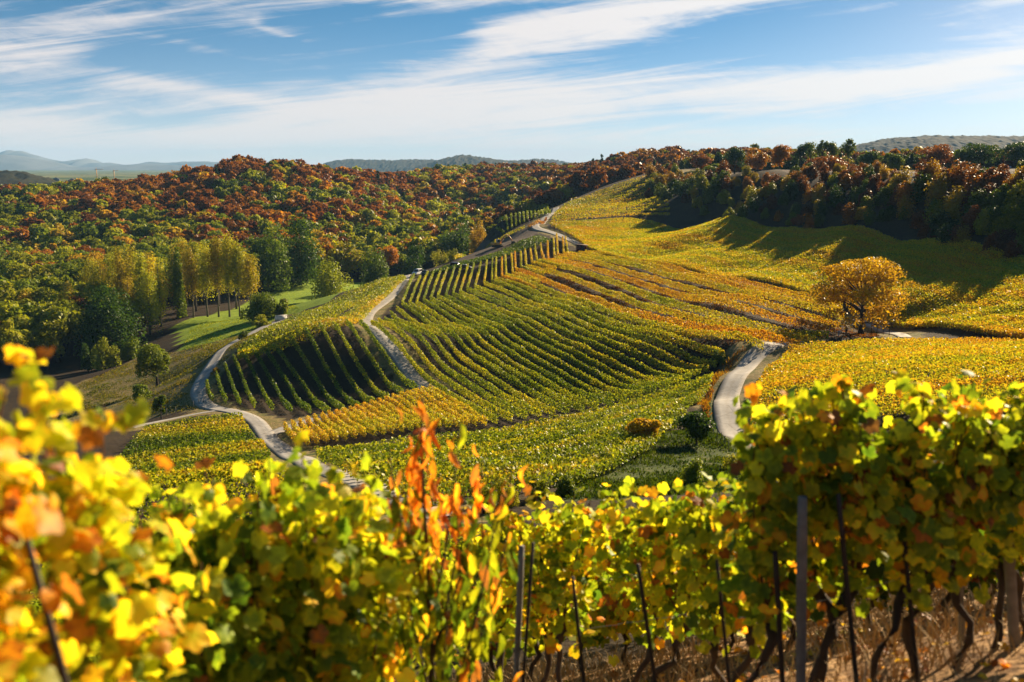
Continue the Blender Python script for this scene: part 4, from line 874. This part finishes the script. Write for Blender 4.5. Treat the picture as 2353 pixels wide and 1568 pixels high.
def hut(loc, rz, w_, d_, h_, label, name='hut', over=.7):
    e = empty(name, loc, rz)
    m = MB(); t = .08
    m.box(-w_/2+t/2,0,h_/2,t,d_,h_); m.box(w_/2-t/2,0,h_/2,t,d_-.006,h_-.004); m.box(0,d_/2-t/2,h_/2-.003,w_-2*t,t,h_-.006); m.box(-w_*.33,-d_/2+t/2,h_/2-.003,w_*.34-2*t,t,h_-.006); m.box(w_*.33,-d_/2+t/2,h_/2-.003,w_*.34-2*t,t,h_-.006)
    m.build('wall', REDWOOD, e)
    MB().box(0,0,0,w_+2*over,d_+2*over,.12, rot=Matrix.Rotation(.06,3,'Y')).build('roof', ROOFM, e, (-.3,0,h_+.16))
    MB().box(0,-d_/2+.10,h_*.42,w_*.33,.06,h_*.82).build('door', STEEL, e)
    for sx in (-1, 1): MB().box(sx*(w_/2+over*.7)-.3,-d_/2-over*.7,h_/2,.1,.1,h_+.05).build('post', REDWOOD, e)
    return tag(e, label, 'hut')
p_ = on(1336,577,.0); hut(p_, .25, 3.2, 2.6, 2.1, 'small dark red wooden hut with overhanging flat roof beside the lane')
p_ = on(2180,551,.0); hut(p_, -.1, 4.0, 3.0, 2.2, 'dark rusty red shed at the foot of the shaded bank', 'shed', .2)
def pergola(loc, rz):
    e = empty('pergola', loc, rz)
    for sx in (-1, 1):
        for sy in (-1, 1): MB().box(sx*1.3, sy*1.0, 1.15, .1, .1, 2.3).build('post', DARKSTAKE, e)
    m = MB()
    for k_ in range(7): m.box(-1.8+.6*k_, 0, 2.42, .08, 2.8, .1)
    m.build('slats', DARKSTAKE, e); 
    for sy in (-1, 1): MB().box(0, sy*1.0, 2.33, 3.9, .09, .09).build('beam', DARKSTAKE, e)
    return tag(e, 'small flat topped wooden pergola frame under the walnut tree beside the trunk', 'pergola')
p_ = on(2022,772,.0); pergola(p_, .2)
# people: one continuous skinned body each, clothes as close shells of the same body
def person(loc, rz, pose, topc, legc, label, name='person', group=None, hairc=(.04,.025,.015)):
    skin = simple('skin', (.45,.27,.19), .6, var=.08); e = empty(name, loc, rz)
    J = {'pelvis':(0,0,.92,.13),'waist':(0,0,1.08,.125),'chest':(0,0,1.3,.15),'neck':(0,0,1.47,.06),'head0':(0,.01,1.56,.085),'head1':(0,.015,1.66,.10),'head2':(0,.0,1.74,.06),
         'lh':(-.1,0,.87,.09),'rh':(.1,0,.87,.09),'lk':(-.11,.02,.48,.062),'rk':(.11,.02,.48,.062),'la':(-.11,-.02,.08,.045),'ra':(.11,-.02,.08,.045),'lt':(-.12,.14,.04,.035),'rt':(.12,.14,.04,.035),
         'ls':(-.19,0,1.4,.06),'rs':(.19,0,1.4,.06),'le':(-.25,-.02,1.12,.045),'re':(.25,-.02,1.12,.045),'lw':(-.25,.06,.88,.032),'rw':(.25,.06,.88,.032),'lf':(-.25,.09,.78,.022),'rf':(.25,.09,.78,.022)}
    J.update({k_: (*v, J[k_][3]) for k_, v in pose.items()})
    E = [('pelvis','waist'),('waist','chest'),('chest','neck'),('neck','head0'),('head0','head1'),('head1','head2'),('pelvis','lh'),('pelvis','rh'),('lh','lk'),('rh','rk'),('lk','la'),('rk','ra'),('la','lt'),('ra','rt'),('chest','ls'),('chest','rs'),('ls','le'),('rs','re'),('le','lw'),('re','rw'),('lw','lf'),('rw','rf')]
    def skinned(nm, keys, grow, mat):
        ks = [k_ for k_ in J if k_ in keys]; me = bpy.data.meshes.new(nm); me.from_pydata([J[k_][:3] for k_ in ks], [(ks.index(a), ks.index(b_)) for a, b_ in E if a in ks and b_ in ks], [])
        o = link(nm, me, e); me.materials.append(mat)
        md = o.modifiers.new('skin', 'SKIN'); 
        if not me.skin_vertices: me.attributes  # layer is created with the modifier below
        bpy.context.view_layer.objects.active = o
        if not me.skin_vertices: bpy.ops.object.modifier_remove(modifier='skin'); o.select_set(True); bpy.ops.object.modifier_add(type='SKIN')
        for i, k_ in enumerate(ks):
            me.skin_vertices[0].data[i].radius = (J[k_][3]+grow,)*2; me.skin_vertices[0].data[i].use_root = (k_ == 'pelvis')
        sb = o.modifiers.new('sub', 'SUBSURF'); sb.levels = sb.render_levels = 2; o.select_set(False); return o
    skinned('body', set(J), 0, skin)
    skinned('jacket', {'pelvis','waist','chest','ls','rs','le','re','lw','rw'}, .022, paint(name+'_top', topc, .8, .1))
    skinned('trousers', {'pelvis','lh','rh','lk','rk','la','ra'}, .018, paint(name+'_legs', legc, .8, .1))
    hx, hy, hz = J['head1'][:3]; m = MB(); m.lathe([(.001,.09),(.06,.085),(.10,.03),(.105,-.02),(.095,-.06)], 10, (hx, hy-.02, hz+.04)); m.build('hair', paint('hair', hairc, .7, .2), e, sm=True)
    return tag(e, label, 'person', group)
person(on(1944,770,.0), 2.4, {}, (.02,.02,.022), (.02,.02,.025), 'person in dark clothes standing under the walnut tree left of the trunk')
bend = {'waist':(0,.12,1.02),'chest':(0,.36,1.08),'neck':(0,.52,1.05),'head0':(0,.60,1.0),'head1':(0,.67,.93),'head2':(0,.70,.86),'ls':(-.19,.42,1.03),'rs':(.19,.42,1.03),'le':(-.2,.5,.76),'re':(.2,.5,.76),'lw':(-.15,.58,.52),'rw':(.15,.58,.52),'lf':(-.14,.60,.42),'rf':(.14,.60,.42)}
person(on(1927,773,.0), -1.2, bend, (.62,.60,.6), (.35,.34,.36), 'person in pale clothes bending down under the walnut tree')
walk = {'lk':(-.11,.16,.50),'la':(-.11,.2,.09),'lt':(-.12,.36,.06),'rk':(.11,-.02,.48),'ra':(.11,-.24,.12),'rt':(.12,-.12,.05),'lw':(-.24,-.12,.9),'rw':(.24,.2,.95)}
person(on(1794,661,.3), 1.2, walk, (.3,.42,.55), (.10,.14,.2), 'person in pale blue top walking in the grassy gap below the broad field')
person(on(1216,512,.0), .5, walk, (.62,.10,.22), (.55,.5,.5), 'person in pink jacket walking by the short vine rows under the upper lane')
# white block at the end of the valley lane, posts
p_ = on(647,736); e_ = MB().box(0,0,.6,3.2,.4,1.5,taper=.97).box(0,0,1.40,3.4,.55,.1).box(-1.75,0,.5,.3,.5,1.3).build('low_wall', simple('limewash', (.7,.68,.64), .85), loc=p_, rz=.5); tag(e_, 'short whitewashed wall at the end of the valley lane beside the tree clump', 'wall')
def post(X, Y, hh, r_, mat, label, group, lean=0., d=None):
    p_ = on(X, Y) if d is None else (P(X, Y, d)[0], d, h(P(X, Y, d)[0], d))
    o = MB().tube([(0,0,-.4),(lean*.5,0,hh*.5),(lean,0,hh-.03),(lean,0,hh)], [r_,r_,r_*.95,r_*.5], 6).build('wooden_post', mat, loc=p_); tag(o, label, 'post', group)
for k_, (X, Y) in enumerate([(445,936),(457,931),(468,925),(484,917),(404,950),(383,954)]): post(X, Y, 1.3, .06, STAKE, f'short grey wooden post, {ordinal(k_+1)} listed along the side lane by the dry grass', 'fence posts by the valley lane', .05*(k_ % 3-1))
for k_, (X, Y) in enumerate([(1712,806),(1741,797),(1778,792),(1823,786),(1868,780),(1905,772)]): post(X, Y, 1.9, .05, STAKE, f'thin pale end post, {ordinal(k_+1)} from the left at the row ends before the walnut tree', 'end posts of the vine rows', .1*(k_ % 3-1))
for k_, (X, Y) in enumerate([(1640,1002),(1648,1010),(1657,1018),(1666,1026),(1673,1034)]): post(X, Y, 1.2, .035, STAKE, f'thin fence post, {ordinal(k_+1)} down the grass bank beside the right lane', 'fence posts on the grass bank', .03*(k_ % 3-1))
# far village at the left
def far_house(X, Y, d, w_, hh, wallc, roofc, label, rz=.3):
    x = P(X, Y, d)[0]; z = h(x, d); e = empty('farm_building', (x, d, z), rz)
    MB().box(0,0,hh/2,w_,w_*.6,hh).build('wall', simple('barn_wall', wallc, .9), e); MB().prism([(-w_*.55,hh),(w_*.55,hh),(0,hh+w_*.28)], -w_*.34, w_*.34).build('roof', simple('barn_roof', roofc, .8), e); 
    MB().box(0,-w_*.3-.02,hh*.35,w_*.2,.1,hh*.7).build('door', STEEL, e); tag(e, label, 'building')
far_house(129,412,2100,12,4,(.05,.06,.09),(.06,.06,.08), 'dark blue grey barn far away on the plain, left of the red roofed one')
far_house(166,413,2000,15,4,(.10,.05,.05),(.16,.06,.05), 'dark red roofed barn far away on the plain beyond the wooded hill')
def crane(X, Yt, d, hb, jib, label):
    x = P(X, 400, d)[0]; z = h(x, d); top = P(X, Yt, d)[2]-z; e = empty('tower_crane', (x, d, z), .0)
    MB().box(0,0,top/2,1.3,1.3,top).build('mast', ORANGE, e); m = MB(); m.box(jib*.35,0,top+.7,jib,.9,1.0); m.build('jib', ORANGE, e); MB().box(0,0,top+2.8,.7,.7,4,taper=.3).build('tower_top', ORANGE, e); MB().box(-jib*.13,0,top-.6,1.8,1.3,1.8).build('counterweight', GREYM, e); tag(e, label, 'crane')
crane(222,390,2300,0,19,'small tower crane on the far skyline with its jib to the right')
crane(262,393,2500,0,13,'second faint tower crane right of the first on the far skyline')


# ------------------------------------------------------------------ near vines
NEAR = leaf_material('near_leaf', 'VC', patch=.035, pamp=.13, iamp=.10, trans=.56, gloss=.2, rough=.5, bright=1.5)
half = [(-90,.22),(-74,.66),(-55,.80),(-34,.86),(-16,.80),(0,.74),(16,.88),(32,.98),(46,.86),(60,.78),(75,.93)]
LV = np.array([(r_*math.cos(math.radians(a)), r_*math.sin(math.radians(a))) for a, r_ in half]+[(0,1.06)]+[(-r_*math.cos(math.radians(a)), r_*math.sin(math.radians(a))) for a, r_ in half[:0:-1]])
LV = np.vstack([[0,0], LV]); nL = len(LV)-1
GT = np.array([(0, 1+k_, 1+(k_+1) % nL) for k_ in range(nL)])
LANC = np.array([(0,0),(0,-.9),(.20,-.55),(.29,-.1),(.25,.4),(.11,.82),(0,1.05),(-.11,.82),(-.25,.4),(-.29,-.1),(-.20,-.55)]); LT = np.array([(0, 1+k_, 1+(k_+1) % 10) for k_ in range(10)])
def leaves(pos, size, tip, nrm, tmpl, tris, r, cup=.36, fold=.35):
    n = len(pos); nrm = nrm/np.linalg.norm(nrm, axis=1, keepdims=True); tip = tip-nrm*(tip*nrm).sum(1, keepdims=True); tip /= np.maximum(np.linalg.norm(tip, axis=1, keepdims=True), 1e-6); side = np.cross(tip, nrm)
    sz = (np.asarray(size)*.5)[:,None,None]; x = tmpl[None,:,0:1]; y = tmpl[None,:,1:2]
    cp_ = cup*(.3+1.4*r.random(n))[:,None,None]*np.sign(r.random(n)-.3)[:,None,None]; ph = r.uniform(0, 6.28, n)[:,None,None]
    zz = -cp_*(x*x+y*y)+fold*(r.random(n)[:,None,None]-.2)*np.abs(x)+.10*np.sin(5*x+ph)*np.cos(4*y+ph)
    wd = (.85+.3*r.random(n))[:,None,None]
    v = pos[:,None]+sz*(x*wd*side[:,None]+y*tip[:,None]+zz*nrm[:,None])
    m = len(tmpl); q = (np.arange(n)[:,None,None]*m+tris[None]).reshape(-1,3); return v.reshape(-1,3), q
def near_vine(X, d, Yt, wpx, stage, nleaf, label, group, seed, br=1., lsz=.092, hmin=.95, canes=8, spread=.8, var=.11, brown=.08, lowfrac=.2, trunk=True, thick=.26):
    r = np.random.default_rng(seed); x = ray(X, 1100)[0]/cp*d*1.0
    for _ in range(3):
        z0 = h(x, d); dep = d*cp-(z0+1.2)*sp; x = (X-CX)/F*dep
    z0 = h(x, d); ty = ray(X, Yt); ztop = ty[2]/ty[1]*d; H_ = max(.9, ztop-z0); wm = wpx/F*dep
    e = empty('grape_vine', (x, d, z0), 0.)
    hd = min(.75, H_*.38)
    if trunk:
        zs = np.linspace(-.15, hd, 8); wob = np.cumsum(r.normal(0, .042, (8,2)), 0); wob -= wob[1]
        tr = np.c_[wob, zs]; MB().tube(tr, np.array([.036,.028,.024,.028,.022,.026,.036,.04])*r.uniform(.8,1.2), 7).build('trunk', BARK, e, sm=True); head = tr[-1]
    else: head = np.array([0,0,hd])
    pos, tipd, nr = [], [], []
    for k_ in range(canes):
        a = (k_+.5)/canes*2-1+r.normal(0, .08); tx = a*wm*.5*spread; hh = H_*(1.0-.07*abs(a)**2-.09*r.random()) if r.random() > .2 else H_*r.uniform(.74,.9)
        if k_ == canes//2: hh = H_
        t = np.linspace(0, 1, 9)[:,None]; p0 = head; p1 = head+np.array([tx*.75, r.normal(0,.06), (hh-hd)*.25]); p2 = np.array([tx+r.normal(0,.06), r.normal(0,.10), hh]); 
        cv = p0*(1-t)**2+2*p1*t*(1-t)+p2*t**2+np.cumsum(r.normal(0,.010,(9,3)),0)
        MB().tube(cv, np.linspace(.0085,.0035,9), 5, False).build('cane', CANE, e)
        m = int(nleaf/canes); s = (1-lowfrac)**.0*(hmin/H_*.0); tt = np.clip(r.beta(2.0, 1.15, m), 0, 1); tt = np.where(r.random(m) < lowfrac, r.random(m), .28+.72*tt)
        i = np.clip((tt*8).astype(int), 0, 7); f = (tt*8-i)[:,None]; q = cv[i]*(1-f)+cv[i+1]*f
        off = r.normal(0, 1, (m,3))*np.array([.11,thick*.55,.08]); taper_ = (1-.45*tt**3)[:,None]
        pos.append(q+off*taper_); od = off/np.maximum(np.linalg.norm(off, axis=1, keepdims=True), 1e-6)
        nr.append(od*np.array([.7,.9,.5])+np.array([0,0,.5])+r.normal(0,.5,(m,3))); tipd.append(od*.5+np.array([0,0,-.9])+r.normal(0,.45,(m,3)))
    pos, nr, tipd = map(np.vstack, (pos, nr, tipd)); pos[:,2] = np.maximum(pos[:,2], .12); m = len(pos)
    v, tq = leaves(pos, lsz*np.clip(r.normal(1, .22, m), .45, 1.5), tipd, nr, LV, GT, r)
    st = stage+r.normal(0, var, m)-.06*np.clip((H_*.6-pos[:,2])/H_, -.5, .5); ob = r.random(m); st = np.where(ob < brown, r.uniform(.6, .95, m), st)
    tone = np.stack([np.clip(st, 0, 1), np.full(m, br)*(.85+.3*r.random(m)), np.zeros(m), np.ones(m)], 1); tone = np.repeat(tone, len(LV), 0).reshape(m, len(LV), 4); tone[:,1:,0] += (np.clip(r.normal(.03,.10,m), -.05, .35)[:,None]*(.6+.4*np.sin(np.arange(nL)*1.9+r.uniform(0,6,m)[:,None]))); tone[:,0,0] -= .05; tone[:,:,0] = np.clip(tone[:,:,0], 0, 1); tone = tone.reshape(-1,4)
    fo = link('foliage', mesh('foliage', v, tq, NEAR, smooth_=True, attr={'tone': tone}), e)
    return tag(e, label, 'vine', group)
G1, G2, G3 = 'near vines at the left', 'near vines of the middle row', 'near vines at the right'
near_vine(60,2.5,672,105,.40,470,'tall yellow orange vine at the far left, its shoots reaching highest','near vines at the left',301,br=1.1,lsz=.088,canes=8,brown=.11,lowfrac=.35)
near_vine(185,2.75,965,170,.44,480,'yellow vine beside the dark leaning stake, right neighbour of the tallest left vine','near vines at the left',302,br=1.1,lsz=.088,canes=8,brown=.11,lowfrac=.35)
near_vine(0,2.2,800,110,.53,330,'orange vine cut by the left edge of the picture','near vines at the left',303,br=1.1,lsz=.085,canes=7,brown=.2,lowfrac=.45)
near_vine(395,3.9,1135,230,.30,680,'dark green vine at the left of the dense middle clump','near vines of the dense clump',br=1.3,seed=304,canes=10,lowfrac=.45,brown=.05)
near_vine(545,4.1,1075,230,.30,780,'dark green vine at the centre of the dense clump','near vines of the dense clump',br=1.3,seed=305,canes=11,lowfrac=.45,brown=.05)
near_vine(690,4.3,1025,230,.33,780,'bright green vine with the highest shoots in the dense clump','near vines of the dense clump',br=1.3,seed=306,canes=11,lowfrac=.4,brown=.06)
near_vine(820,4.6,1100,200,.36,620,'yellow green vine at the right of the dense clump beside the red leaved sapling','near vines of the dense clump',br=1.3,seed=307,canes=10,lowfrac=.4,brown=.08)
near_vine(470,5.0,1130,260,.32,420,'green vine behind the dense clump','near vines of the dense clump',br=1.3,seed=308,canes=10,lowfrac=.5,brown=.05)
mid = [(1150,8.0,1165,150,.40),(1235,7.9,1140,150,.38),(1330,7.7,1128,160,.36),(1430,7.5,1122,160,.35),(1530,7.2,1112,170,.35),(1625,6.9,1108,160,.36),(1700,6.6,1100,150,.34)]
mlab = ['yellowing vine right behind the red leaved sapling','thin yellow green vine left of the grey post','yellow green vine just right of the grey post','vine between the two dark stakes of the middle row','bright yellow green vine left of the long bare canes','leafy vine beside the grass bank view in the middle row','vine of the middle row just before the tall right clump']
for k_, (X, d, Yt, wp, st) in enumerate(mid): near_vine(X, d, Yt-2, wp*1.1, st, 400, mlab[k_], G2, 320+k_, canes=9, lowfrac=.40, brown=.10, lsz=.10, br=1.2)
rig = [(1760,5.7,925,140,.34,.14),(1850,5.6,878,140,.36,.2),(1945,5.6,850,130,.34,.17),(2050,5.7,925,130,.35,.13),(2140,5.9,882,150,.35,.10),(2230,6.1,885,140,.33,.08),(2320,6.2,868,140,.34,.08),(2395,6.3,870,120,.35,.08)]
r2_ = (-14, 10, -4, 18)
rlab = ['green and brown vine at the left end of the tall right clump','vine over the thick grey post with brown lower leaves','tallest pointed vine of the right clump','yellow vine with a red orange leaf in the right clump','green vine right of the red orange leaf','dense green vine left of the thick right post','green vine around the thick right post','vine cut by the right edge of the picture']
for k_, (X, d, Yt, wp, st, bw) in enumerate(rig): near_vine(X, d, Yt+6+r2_[k_ % 4], wp, st, 440, rlab[k_], G3, 340+k_, canes=10, lowfrac=.32, brown=bw, lsz=.106, br=1.2)
for k_, X in enumerate((1830,1925,2020,2115,2210,2305,2400)): near_vine(X, 8.7+.2*(k_ % 2), 1178+10*(k_ % 3), 130, .24, 330, f'shaded dark green vine, {ordinal(k_+1)} from the left in the row seen under the right clump', 'shaded vines behind the right clump', 380+k_, canes=7, lowfrac=.6, brown=.2, lsz=.115, br=.75, spread=.95)  # leaf tone darkened here, painting in the shade under the clump
back = [(900,.36),(1010,.40),(1120,.42),(1230,.40),(1340,.38),(1450,.40),(1560,.42),(1670,.38),(1780,.36)]
for k_, (X, st) in enumerate(back): near_vine(X, 9.7+.15*(k_ % 2), 1225+8*(k_ % 3), 150, st, 330, f'bushy yellow green vine, {ordinal(k_+1)} from the left in the row behind the middle row', 'near vines behind the middle row', 360+k_, canes=7, lowfrac=.75, brown=.14, lsz=.125, br=1.25, spread=.95)
# red leaved sapling (drooping narrow leaves)
def sapling(X, d, Yt):
    r = np.random.default_rng(41); 
    z = P(X, Yt, d)[2]; x = P(X, Yt, d)[0]; z0 = h(x, d); H_ = z-z0; e = empty('peach_sapling', (x, d, z0))
    zs = np.linspace(-.1, H_*.985, 12); st_ = np.c_[np.cumsum(r.normal(0,.008,12)), np.cumsum(r.normal(0,.008,12)), zs]
    MB().tube(st_, np.linspace(.022,.005,12), 7).build('trunk', BARK, e, sm=True)
    br_ = [(.22,-.55,.62),(.26,.5,.60),(.33,-.42,.70),(.36,.62,.72),(.42,-.50,.83),(.46,.34,.80),(.52,.52,.86),(.52,-.28,.78),(.60,.30,.93),(.62,-.22,.80),(.30,.75,.64),(.28,-.2,.55),(.34,.2,.62),(.18,.35,.42),(.16,-.35,.40),(.2,.7,.5),(.2,-.7,.5),(.5,.80,.79)]
    pts = [(st_[4:], .55)]
    for a, sx, b in br_:
        i = int(a*11); p0 = st_[i]; p2 = np.array([sx*.50, r.normal(0,.22), H_*b]); p1 = (p0+p2)/2+np.array([sx*.12,0,-.04]); t = np.linspace(0,1,8)[:,None]; cv = p0*(1-t)**2+2*p1*t*(1-t)+p2*t**2
        MB().tube(cv, np.linspace(.009,.003,8), 5, False).build('branch', BARK, e); pts.append((cv, 1.))
    pos, hz = [], []
    for cv, k_ in pts:
        m = 80 if k_ < 1 else 26; tt = r.beta(1.6,1.0,m)*(len(cv)-1.01); i = tt.astype(int); f = (tt-i)[:,None]; q = cv[i]*(1-f)+cv[i+1]*f; pos.append(q+r.normal(0,.045,(m,3))+np.array([0,0,-.04]))
    pos = np.vstack(pos); m = len(pos); hzr = pos[:,2]/H_
    v, tq = leaves(pos, .128*np.clip(r.normal(1,.25,m),.5,1.5), np.c_[r.normal(0,.42,m),r.normal(0,.42,m),-np.ones(m)], np.c_[r.normal(0,1,m),r.normal(0,1,m)-.3,r.normal(.1,.12,m)], LANC, LT, r, .5, .8)
    st2 = np.where(r.random(m) < np.clip((hzr-.52)/.30, .12, .96), r.choice([.74,.80,.84,.9], m)+r.uniform(-.03,.03,m), r.uniform(.16,.5,m)); tone = np.stack([st2, np.where(st2 > .6, 1.7, .9)*(.7+.6*r.random(m)), 0*st2, 0*st2+1], 1)
    link('foliage', mesh('foliage', v, np.array(tq), NEAR, smooth_=True, attr={'tone': np.repeat(tone, len(LANC), 0)}), e); tag(e, 'slender sapling with drooping red orange leaves at the top and green below', 'tree')
sapling(985, 4.7, 898)
# stakes and posts of the near rows
def stake(Xt, Yt, Xb, Yb, d, wpx, mat, label, name='vine_stake'):
    a = np.array(P(Xt, Yt, d)); b_ = np.array(P(Xb, Yb, d)); dv = (b_-a)/max(1e-6, a[2]-b_[2]); p = b_.copy()
    for _ in range(400):
        if p[2] <= h(p[0], p[1])-.1: break
        p = p+dv*.02
    rr = wpx/F*d*.5; n_ = 7; t = np.linspace(0, 1, n_)[:,None]; pts = (p*(1-t)+a*t)-p
    o = MB().tube(pts, np.r_[np.full(n_-1, rr), rr*.85], 8).build(name, mat, loc=tuple(p), sm=False); tag(o, label, 'stake', 'stakes of the near vine rows')
for a in ((1199,1255,1186,1568,6.2,15,STAKE,'weathered grey wooden post standing in the middle vine row'),(1225,1247,1204,1539,6.3,8,DARKSTAKE,'thin dark stake close beside the weathered grey post'),(1316,1326,1342,1568,6.2,9,DARKSTAKE,'thin dark leaning stake right of the weathered grey post'),
    (1466,1297,1506,1568,6.2,10,DARKSTAKE,'dark stake leaning left in the right part of the middle row'),(1647,1287,1676,1568,5.8,9,DARKSTAKE,'thin dark stake before the gap of the dry grass'),(1781,1267,1798,1568,5.4,14,DARKSTAKE,'brown stake left of the thick grey post'),
    (1844,1142,1840,1568,5.3,26,STAKE,'thick grey wooden post in the right clump, left of its gnarled trunks'),(1926,1136,1968,1568,5.3,13,DARKSTAKE,'dark stake leaning beside the gnarled trunks'),(2076,1218,2106,1546,5.6,12,DARKSTAKE,'dark thin stake in the middle of the right row'),
    (2204,1218,2211,1480,6.4,15,STAKE,'slim grey stake left of the thick right post'),(2308,1097,2332,1490,6.1,28,STAKE,'thick grey wooden post near the right edge of the picture'),(58,1228,150,1568,2.3,20,DARKSTAKE,'dark leaning stake among the orange leaves at the far left')): stake(*a)
def wire(pts, hh, label):
    p = []
    for X, d in pts:
        x = ray(X, 1100)[0]/cp*d
        for _ in range(3): z0 = h(x, d); x = (X-CX)/F*(d*cp-(z0+1.2)*sp)
        p.append((x, d, h(x, d)+hh))
    p = resample(np.array(p), n=26); p[:,2] -= .012*np.abs(np.sin(np.arange(26)*1.2)); o = MB().tube(p-p[0], .0024, 4, False).build('trellis_wire', GREYM, loc=tuple(p[0])); tag(o, label, 'wire', 'trellis wires of the near rows')
for hh, nm_ in ((.72,'lowest'),(1.12,'middle'),(1.5,'highest')):
    wire([(1705,5.75),(1850,5.6),(2040,5.7),(2230,6.1),(2420,6.35)], hh, f'{nm_} trellis wire stretched along the tall right clump of vines'); wire([(1120,8.05),(1330,7.7),(1530,7.2),(1720,6.55)], hh, f'{nm_} trellis wire stretched along the middle vine row')
# vine rows down the near slope
for k_, d in enumerate((10.6,12.4,14.4,16.8,19.5,22.5,26,30,34.5,39.5)):
    xs = np.arange(-.62*d, .60*d, .5); xy = np.c_[xs, d+.06*xs]; rr = np.random.default_rng(500+k_)
    sz = .13 if d < 15 else .17 if d < 24 else .22; pm = 190 if d < 15 else 120 if d < 24 else 80
    ob = vine_row(xy, .38+.04*math.sin(k_*1.9), 1.05, f'{ordinal(k_+1)} vine row down the near slope behind the front vines', 'vine rows of the near slope', hmin=.35, hmax=1.7, wid=.42, per_m=pm, size=sz, seed=500+k_)
for k_, d in enumerate((45,50.5,56,62,68,74.5,81)):
    xs = np.arange(-.60*d, -.225*d, .5); vine_row(np.c_[xs, d+.06*xs], .40+.05*math.sin(k_*1.3), 1., f'{ordinal(k_+1)} vine row of the slope corner left of the lower lane', 'vine rows of the slope corner', hmin=.3, hmax=1.7, wid=.45, per_m=60, size=.25, seed=540+k_)
# dry grass and fallen leaves under the right vines
def grass():
    r = np.random.default_rng(9); n = 26000; x = r.uniform(-1.5, 8.5, n); y = r.uniform(3.2, 12.5, n); dn = vnoise(x, y, .55, 9)
    k2 = r.random(n) < np.clip(dn*1.7-.35, 0, 1); x, y = x[k2], y[k2]; n = len(x); z = H(x, y); hh = r.uniform(.05, .26, n)*(.5+dn[k2]); a = r.uniform(0, 6.28, n); lean = r.normal(0, .5, (n,2))*hh[:,None]
    w_ = .004+.004*r.random(n); b = np.c_[x, y, z-.01]; s_ = np.c_[np.cos(a)*w_, np.sin(a)*w_, 0*w_]; tpt = b+np.c_[lean, hh]; md = b+np.c_[lean*.35, hh*.55]
    v = np.stack([b-s_, b+s_, md+s_*.8, md-s_*.8, tpt], 1).reshape(-1,3); i = np.arange(n)[:,None]*5
    st_ = np.where(r.random(n) < .12, .30, .66)+r.normal(0,.03,n)
    m_ = simple('straw', (.50,.34,.16), .8, col2=(.26,.16,.06), coord='Object', scale=1.5)
    o = link('dry_grass', mesh('dry_grass', v, [i+np.array([[0,1,2,3]]), i+np.array([[3,2,4]])], m_)); tag(o, 'dry straw coloured grass under the right vines', 'grass', None, 'stuff')
    n = 700; x = r.uniform(-.5, 7, n); y = r.uniform(3.5, 10, n); pos = np.c_[x, y, H(x, y)+.03]
    v, q = leaves(pos, .1*r.uniform(.6,1.2,n), r.normal(0,1,(n,3)), np.c_[r.normal(0,.3,(n,2)), np.ones(n)], LV, GT, r); tone = np.stack([r.uniform(.5,.95,n), np.full(n,.9), 0*x, 0*x+1], 1)
    o = link('fallen_leaves', mesh('fallen_leaves', v, q, NEAR, attr={'tone': np.repeat(tone, len(LV), 0)})); tag(o, 'brown and yellow fallen leaves on the ground under the right vines', 'leaf litter', None, 'stuff')
grass()
# ------------------------------------------------------------------ the air
def haze():
    m, nt = newmat('haze_air'); v = N(nt, 'ShaderNodeVolumePrincipled', i_Density=HAZE_D, i_Anisotropy=0.); v.inputs['Color'].default_value = (.30,.60,1.,1)
    out = N(nt, 'ShaderNodeOutputMaterial'); nt.links.new(v.outputs[0], out.inputs['Volume'])
    o = MB().box(0,0,(230-70)/2,27800,27800,300).build('haze', m); tag(o, 'thin pale blue autumn haze over the whole valley', 'haze', None, 'stuff')
HAZE_D = 5.5e-5
haze()
